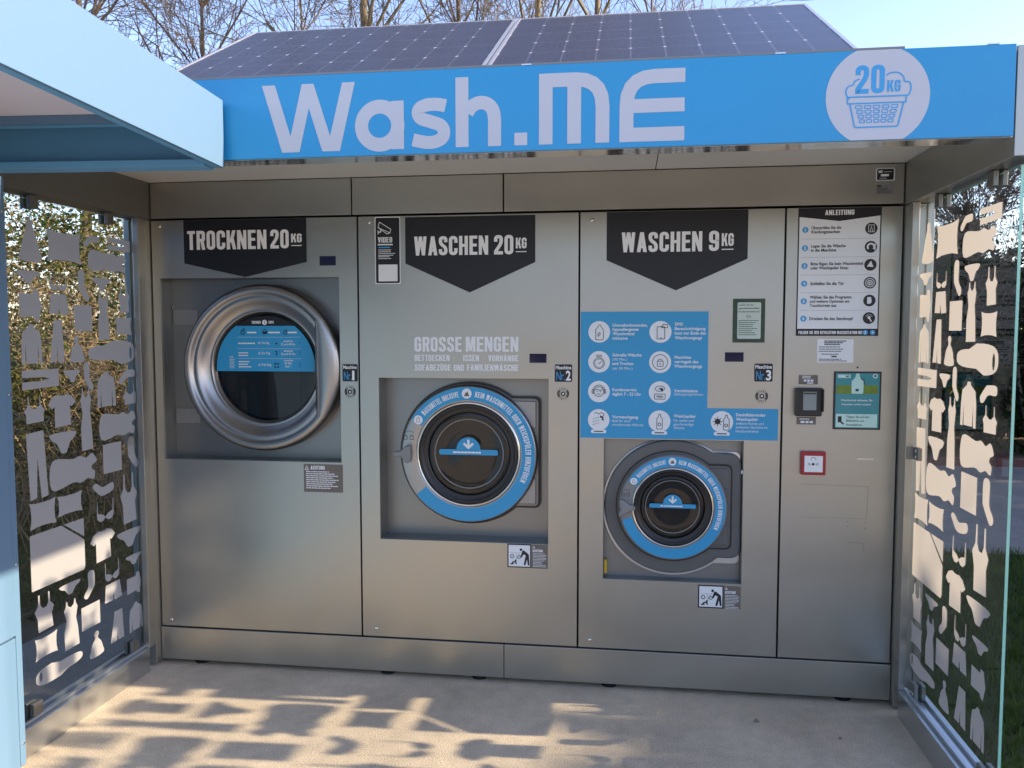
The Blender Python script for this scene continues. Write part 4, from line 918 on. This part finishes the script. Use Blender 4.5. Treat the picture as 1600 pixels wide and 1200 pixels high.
def glass_panel(xg, sgn, yfn, y0, y1, label):
    G = thing('glass_panel', label, 'glass panel', (xg, (y0+y1)/2, .098), 'glass side panels of the kiosk')
    p = MB().add([(xg-.004, y0, .113), (xg-.004, y1, .113), (xg-.004, y1, 2.066), (xg-.004, y0, 2.066)], [(0, 1, 2, 3)])
    build('pane', p, pane_m, G)
    e = MB().box(xg-.0045, xg+.0045, y0-.0012, y0-.0002, .113, 2.066).box(xg-.0045, xg+.0045, y0, y1, 2.0662, 2.0672)
    build('pane_edge', e, edge_m, G)
    xs = xg-.0055 if sgn > 0 else xg-.0025
    garments(lambda u, v, e_: (xs, yfn(u), v), G)
    for y in (-.26, -.72):
        build('clamp', MB().box(xg-.022, xg-.007, y-.022, y+.022, 2.030, 2.079).box(xg+.006, xg+.022, y-.022, y+.022, 2.030, 2.079), metal_d, G, bevel=.002)
    for y in (-.17, -.80):
        cl = build('clamp', MB().box(xg-.022, xg-.007, y-.025, y+.025, .100, .160).box(xg+.006, xg+.022, y-.025, y+.025, .1, .160), metal_d, G, bevel=.002)
        sc = MB()
        for dy in (-.010, .010): sc.cyl((xg-.0235, y+dy, .120), (xg-.0222, y+dy, .120), .005, 12)
        build('clamp_screw', sc, offw, cl)
    cl = build('clamp', MB().box(xg-.048, xg-.006, -.107, -.101, 1.055, 1.105).box(xg-.022, xg-.006, -.150, -.1075, 1.055, 1.105), metal_d, G, bevel=.002)
    sc = MB()
    for dz in (-.012, .012): sc.cyl((xg-.0225, -.128, 1.08+dz), (xg-.0240, -.128, 1.08+dz), .006, 12)
    build('clamp_screw', sc, offw, cl)
glass_panel(-.046, -1, lambda u: u-.86, -.885, -.06, 'glass side panel on the left with frosted garment shapes, against the pale blue kiosk')
glass_panel(3.354, 1, lambda u: -u, -.885, -.04, 'glass side panel on the right with sunlit cream garment shapes and a green edge')

# ------------------------------------------------------------------ neighbouring pale blue kiosk (own frame, front faces +x)
N = thing('blue_kiosk', 'pale blue neighbouring kiosk at the left with a deep projecting canopy fascia', 'kiosk', (.058, -.975, 0), rotz=math.radians(3.75), local=True)
build('kiosk_body', MB().box(-1.6, -.02, -3.4, -.03, .03, 2.3), baby_shade, N)
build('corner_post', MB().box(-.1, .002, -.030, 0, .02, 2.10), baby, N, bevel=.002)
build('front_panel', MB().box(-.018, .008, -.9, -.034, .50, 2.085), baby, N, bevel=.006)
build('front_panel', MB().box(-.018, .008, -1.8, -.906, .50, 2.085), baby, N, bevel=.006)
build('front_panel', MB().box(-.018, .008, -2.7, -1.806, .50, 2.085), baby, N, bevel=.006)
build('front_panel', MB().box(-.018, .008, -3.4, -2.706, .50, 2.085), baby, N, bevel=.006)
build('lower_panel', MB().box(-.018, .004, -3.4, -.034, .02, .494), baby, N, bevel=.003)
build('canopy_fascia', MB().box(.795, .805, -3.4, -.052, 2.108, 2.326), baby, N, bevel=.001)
build('fascia_return', MB().box(.770, .794, -3.4, -.046, 2.108, 2.322), baby_shade, N)
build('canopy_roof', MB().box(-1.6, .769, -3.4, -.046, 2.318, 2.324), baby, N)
build('canopy_ceiling', MB().box(.01, .769, -3.4, -.185, 2.250, 2.256), lav, N)
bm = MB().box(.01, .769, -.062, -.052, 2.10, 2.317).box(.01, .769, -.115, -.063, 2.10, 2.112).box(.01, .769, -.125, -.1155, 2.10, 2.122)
build('side_beam', bm, baby_shade, N, bevel=.001)
build('ceiling_trim', MB().box(.01, .769, -.20, -.184, 2.222, 2.249), baby, N); build('ceiling_trim', MB().box(.01, .769, -.183, -.15, 2.222, 2.24), baby_shade, N)
for z in (.10, .75, 1.35, 1.98): build('screw', MB().lathe(0, 0, [(.0001, 0)]*2, 3) if False else MB().cyl((.0022, -.012, z), (.0045, -.012, z), .005, 10), chrome, N)

# ------------------------------------------------------------------ pebbles on the slab
for i, (x, y, r_, lb) in enumerate(((2.72, -.23, .011, 'dark pebble on the concrete near the smaller washer, larger of the two'), (3.02, -.33, .007, 'tiny dark pebble on the concrete near the right glass panel'))):
    mb = MB(); rr = random.Random(i); n = 7
    vs = [(x+r_*math.cos(2*PI*k/n)*rr.uniform(.7, 1.1), y+r_*math.sin(2*PI*k/n)*rr.uniform(.7, 1.1), r_*.15-.012) for k in range(n)]+[(x+.5*r_*math.cos(2*PI*k/n), y+.5*r_*math.sin(2*PI*k/n), r_*rr.uniform(.9, 1.2)-.012) for k in range(n)]
    mb.add(vs, [(k, (k+1) % n, n+(k+1) % n, n+k) for k in range(n)]+[tuple(range(n, 2*n)), tuple(range(n-1, -1, -1))])
    tag(build('pebble', mb, asphalt_m), lb, 'pebble')

# ------------------------------------------------------------------ plants
def branch(mb, p, d, L_, r, lev, rr, spread=.5, droop=0.0, nseg=3, kids=(2, 4)):
    pts = [p.copy()]; rads = [r]; q = p.copy(); dd = d.copy(); end = r*.55
    for i in range(nseg):
        dd = (dd+Vector((rr.uniform(-1, 1), rr.uniform(-1, 1), rr.uniform(-.6, 1)))*.16+Vector((0, 0, -droop))).normalized()
        q = q+dd*L_/nseg; pts.append(q.copy()); rads.append(max(.0042, r+(end-r)*(i+1)/nseg))
    mb.tube(pts, rads, 6 if r > .02 else (4 if r > .008 else 3))
    if lev <= 0: return
    for k in range(rr.randint(*kids)):
        i = rr.randint(1, nseg); a = dd.orthogonal().normalized(); a = Matrix.Rotation(rr.uniform(0, 2*PI), 3, dd) @ a
        nd = (dd*1.0+a*rr.uniform(.4, 1.0)*spread*2).normalized()
        branch(mb, pts[i], nd, L_*rr.uniform(.55, .82), rads[i]*rr.uniform(.5, .7), lev-1, rr, spread, droop, nseg, kids)
def bare_tree(x, y, h, r, seed, label, m=bark, lev=5, lean=(0, 0), kids=(2, 4), limb_from=.42):
    rr = random.Random(seed)
    T = thing('bare_tree', label, 'tree', (x, y, 0), 'bare trees behind the kiosks')
    n = 7; pts = [Vector((x+lean[0]*h*i/n+rr.uniform(-.05, .05), y+lean[1]*h*i/n+rr.uniform(-.05, .05), h*i/n)) for i in range(n+1)]
    rads = [r*(1-.8*i/n) for i in range(n+1)]
    build('trunk', MB().tube(pts, rads, 8), m, T)
    c = MB()
    for i in range(n+1):
        if i/n < limb_from: continue
        for k in range(rr.randint(3, 5)):
            a = rr.uniform(0, 2*PI); d = Vector((math.cos(a), math.sin(a), rr.uniform(.9, 2.2))).normalized()
            branch(c, pts[i], d, h*rr.uniform(.15, .25), rads[i]*.45+.003, lev-1, rr, .42, 0, 3, kids)
    build('crown', c, m, T)
bare_tree(-5.6, 7.5, 8.0, .10, 1, 'bare tree furthest left, behind the pale blue canopy', bark, 5)
bare_tree(-4.3, 8.6, 7.6, .08, 2, 'bare twiggy tree just left of the solar panels', bark, 5)
bare_tree(-3.1, 9.5, 7.4, .06, 3, 'thin bare tree above the left edge of the solar panels', bark, 5)
bare_tree(-1.55, 8.0, 9.5, .105, 4, 'bare tree with a thick mossy trunk above the letter W', bark_y, 5)
bare_tree(-.4, 9.0, 8.5, .08, 5, 'bare tree above the letters between the W and the h', bark, 5)
bare_tree(.55, 8.4, 9.0, .09, 6, 'bare leaning tree above the seam of the two solar panels', bark_y, 5, (.06, 0))
bare_tree(1.75, 9.2, 8.5, .10, 7, 'bare tree above the right solar panel and the white M', bark_y, 5)
bare_tree(2.7, 9.5, 7.2, .06, 8, 'bare rightmost thin tree above the right solar panel', bark, 5, (-.02, 0))
bare_tree(6.9, 8.5, 3.0, .09, 9, 'bare spreading tree seen through the top of the right glass panel', bark, 5, (0, 0), (3, 5), .25)

def leaf_cloud(mb, n, box, rr, size, squash=1.0, dens=None):
    x0, x1, y0, y1, z0, z1 = box; c = 0
    while c < n:
        u, v, w = rr.random(), rr.random(), rr.random()
        if dens and not dens(u, v, w): continue
        p = Vector((x0+(x1-x0)*u, y0+(y1-y0)*v, z0+(z1-z0)*w))
        a = Vector((rr.gauss(0, 1), rr.gauss(0, 1), rr.gauss(0, .7))).normalized(); b = a.orthogonal().normalized(); b = Matrix.Rotation(rr.uniform(0, 6.28), 3, a) @ b
        s = size*rr.uniform(.5, 1.3)
        mb.add([p-a*s, p+b*s*.45, p+a*s, p-b*s*.45], [(0, 1, 2, 3)]); c += 1
    return mb
def thicket(x, y, rx, ry, h, seed, label, n_leaf, leafm, n_stem, droop=.03):
    rr = random.Random(seed)
    T = thing('wild_shrub', label, 'shrub', (x, y, 0), 'wild shrubs behind the left glass panel')
    s = MB()
    for i in range(n_stem):
        bx, by = x+rr.uniform(-1, 1)*rx, y+rr.uniform(-1, 1)*ry; p = Vector((bx, by, 0)); d = Vector((rr.uniform(-.5, .5), rr.uniform(-.5, .5), 1)).normalized(); L_ = h*rr.uniform(.55, 1.12)
        pts = [p]; q = p.copy()
        for k in range(7):
            d = (d+Vector((rr.uniform(-.3, .3), rr.uniform(-.3, .3), -.14*k*rr.random()))).normalized(); q = q+d*L_/6; pts.append(q.copy())
        s.tube(pts, [.008*(1-.11*k)*rr.uniform(.6, 1.2) for k in range(8)], 3)
        for k in range(3, 8):
            for _ in range(3):
                dd = Vector((rr.uniform(-1, 1), rr.uniform(-1, 1), rr.uniform(-.7, .5))).normalized()
                s.tube([pts[k], pts[k]+dd*rr.uniform(.08, .32)], [.0035, .0015], 3)
    build('stems', s, stem_m, T)
    cl = [(rr.random(), rr.random(), rr.random(), rr.uniform(.12, .26)) for _ in range(16)]
    den = lambda u, v, w: any((u-a)**2+(v-b)**2+((w-c)*1.2)**2 < q*q for a, b, c, q in cl)
    L_ = MB(); leaf_cloud(L_, n_leaf*2, (x-rx, x+rx, y-ry, y+ry, .05, h), rr, .026, dens=den)
    build('foliage', L_, leafm, T)
    D_ = MB(); leaf_cloud(D_, n_leaf, (x-rx, x+rx, y-ry, y+ry, .5, h), rr, .017)
    build('dry_leaves', D_, leaf_dry, T)
thicket(-2.3, 2.0, .7, .6, 2.5, 21, 'wild shrub with olive leaves at the front edge of the left glass panel', 2600, leaf_olive, 60)
thicket(-2.3, 3.1, .7, .7, 2.6, 22, 'wild shrub with green ivy leaves in the middle of the left glass panel', 2600, leaf_ivy, 70)
thicket(-1.9, 4.1, .7, .7, 2.5, 23, 'wild shrub of dry straw stems behind the post side of the left glass panel', 1700, leaf_olive, 110)
thicket(-3.7, 3.6, .8, 1.0, 3.2, 24, 'taller wild shrub further back behind the left glass panel', 3200, leaf_ivy, 70)
thicket(-3.4, 5.4, 1.0, .8, 3.0, 25, 'straggly dry shrub farthest back behind the left glass panel', 2600, leaf_olive, 90)
def hedge(name, label, box, n, size, seed, m=leaf_dark, core=True, grp=None, var=1.0):
    rr = random.Random(seed); T = thing(name, label, 'hedge', ((box[0]+box[1])/2, (box[2]+box[3])/2, 0), grp)
    ph = [rr.uniform(0, 6.28) for _ in range(6)]
    top = lambda u, v: .86+var*(.06*math.sin(u*9+ph[0])+.04*math.sin(u*23+ph[1])+.05*math.sin(v*17+ph[2]))
    edge = lambda u, v, w: w < top(u, v) and (u < .25 or u > .75 or v < .25 or v > .75 or w > top(u, v)-.2)
    build('foliage', leaf_cloud(MB(), n, box, rr, size, dens=edge), m, T)
    if core:
        s = MB(); x0, x1, y0, y1, z0, z1 = box
        for i in range(int((x1-x0)*(y1-y0)*2)+8):
            p = Vector((rr.uniform(x0, x1), rr.uniform(y0, y1), 0)); branch(s, p, Vector((0, 0, 1)), z1*.45, .03, 2, rr)
        build('stems', s, bark, T)
hedge('evergreen_hedge', 'dark evergreen hedge across the path, seen past the edge of the right glass panel', (4.6, 12, 7.6, 9.4, 0, 2.9), 15000, .075, 31)
hedge('tall_hedge', 'tall evergreen hedge beyond the lawn, to the right out of the main view', (14.0, 15.4, -3.2, 1.7, 0, 5.85), 15000, .15, 33, var=.4)
hedge('unseen_shade_hedge', 'still taller unseen hedge on the right, added to shade the wild shrubs', (14.0, 15.6, 1.8, 9.5, 0, 8.6), 30000, .16, 35, var=.6)  # out of view, added to throw shade low on the left shrubs
hedge('laurel_hedge', 'laurel hedge along the far side of the forecourt, mirrored in the porthole glass', (-14, 18, -28, -26, 0, 4.2), 9000, .22, 34, leaf_ivy, False)
hedge('overgrown_hedge', 'overgrown olive hedge with dry leaves far behind the left glass panel', (-8.5, -4.2, 5.2, 9.0, 0, 3.3), 16000, .05, 36, leaf_olive)
bare_tree(5.3, 9.2, 3.3, .07, 10, 'low bushy bare tree left of the shed, seen through the right glass panel', bark, 5, (0, 0), (3, 5), .25)
hedge('twiggy_hedge', 'high twiggy brown hedge behind the dark shed, filling the top of the right glass panel', (4.5, 13, 11.9, 13.4, 0, 5.4), 11000, .045, 37, leaf_dry)
# dark shed behind the path
SH = thing('timber_shed', 'dark timber shed with horizontal boards, seen through the right glass panel', 'shed', (6.4, 9.9, 0))
w_ = MB()
for k in range(11): w_.box(4.9, 8.6, 9.6+.004*(k % 2), 11.6, .2*k+.004, .2*k+.194)
build('board_wall', w_, mat('dark_timber', (.030, .027, .024), .8, noise=.3, nscale=6), SH)
build('roof', MB().prism([(4.7, 2.20), (8.8, 2.20), (8.8, 2.3), (6.75, 2.75), (4.7, 2.3)], 9.4, 11.8), mat('dark_roof', (.06, .055, .05), .8, noise=.2), SH)

# grass
def grass(name, box, n, seed, h=.07):
    rr = random.Random(seed); mb = MB(); x0, x1, y0, y1 = box
    for i in range(n):
        x, y = rr.uniform(x0, x1), rr.uniform(y0, y1); a = rr.uniform(0, 6.28); w = .004; hh = h*rr.uniform(.4, 1.2); l = rr.uniform(0, .6)*hh
        dx, dy = math.cos(a), math.sin(a); b = rr.uniform(0, 6.28)
        mb.add([(x-dx*w, y-dy*w, -.022), (x+dx*w, y+dy*w, -.022), (x+dx*w*.6+l*.5*math.cos(b), y+dy*w*.6+l*.5*math.sin(b), -.02+hh*.6), (x+l*math.cos(b), y+l*math.sin(b), -.02+hh)], [(0, 1, 2, 3)])
    build(name, mb, grass_m, kind='stuff')
grass('grass', (3.43, 6.5, -1.6, 2.6), 30000, 41)
grass('verge_grass', (-2.9, -1.0, .6, 3.2), 9000, 42, .06)
rr = random.Random(5)
build('leaf_litter', leaf_cloud(MB(), 3500, (-2.8, -1.0, -.5, 4.5, -.02, .02), rr, .03), leaf_dry, kind='stuff')
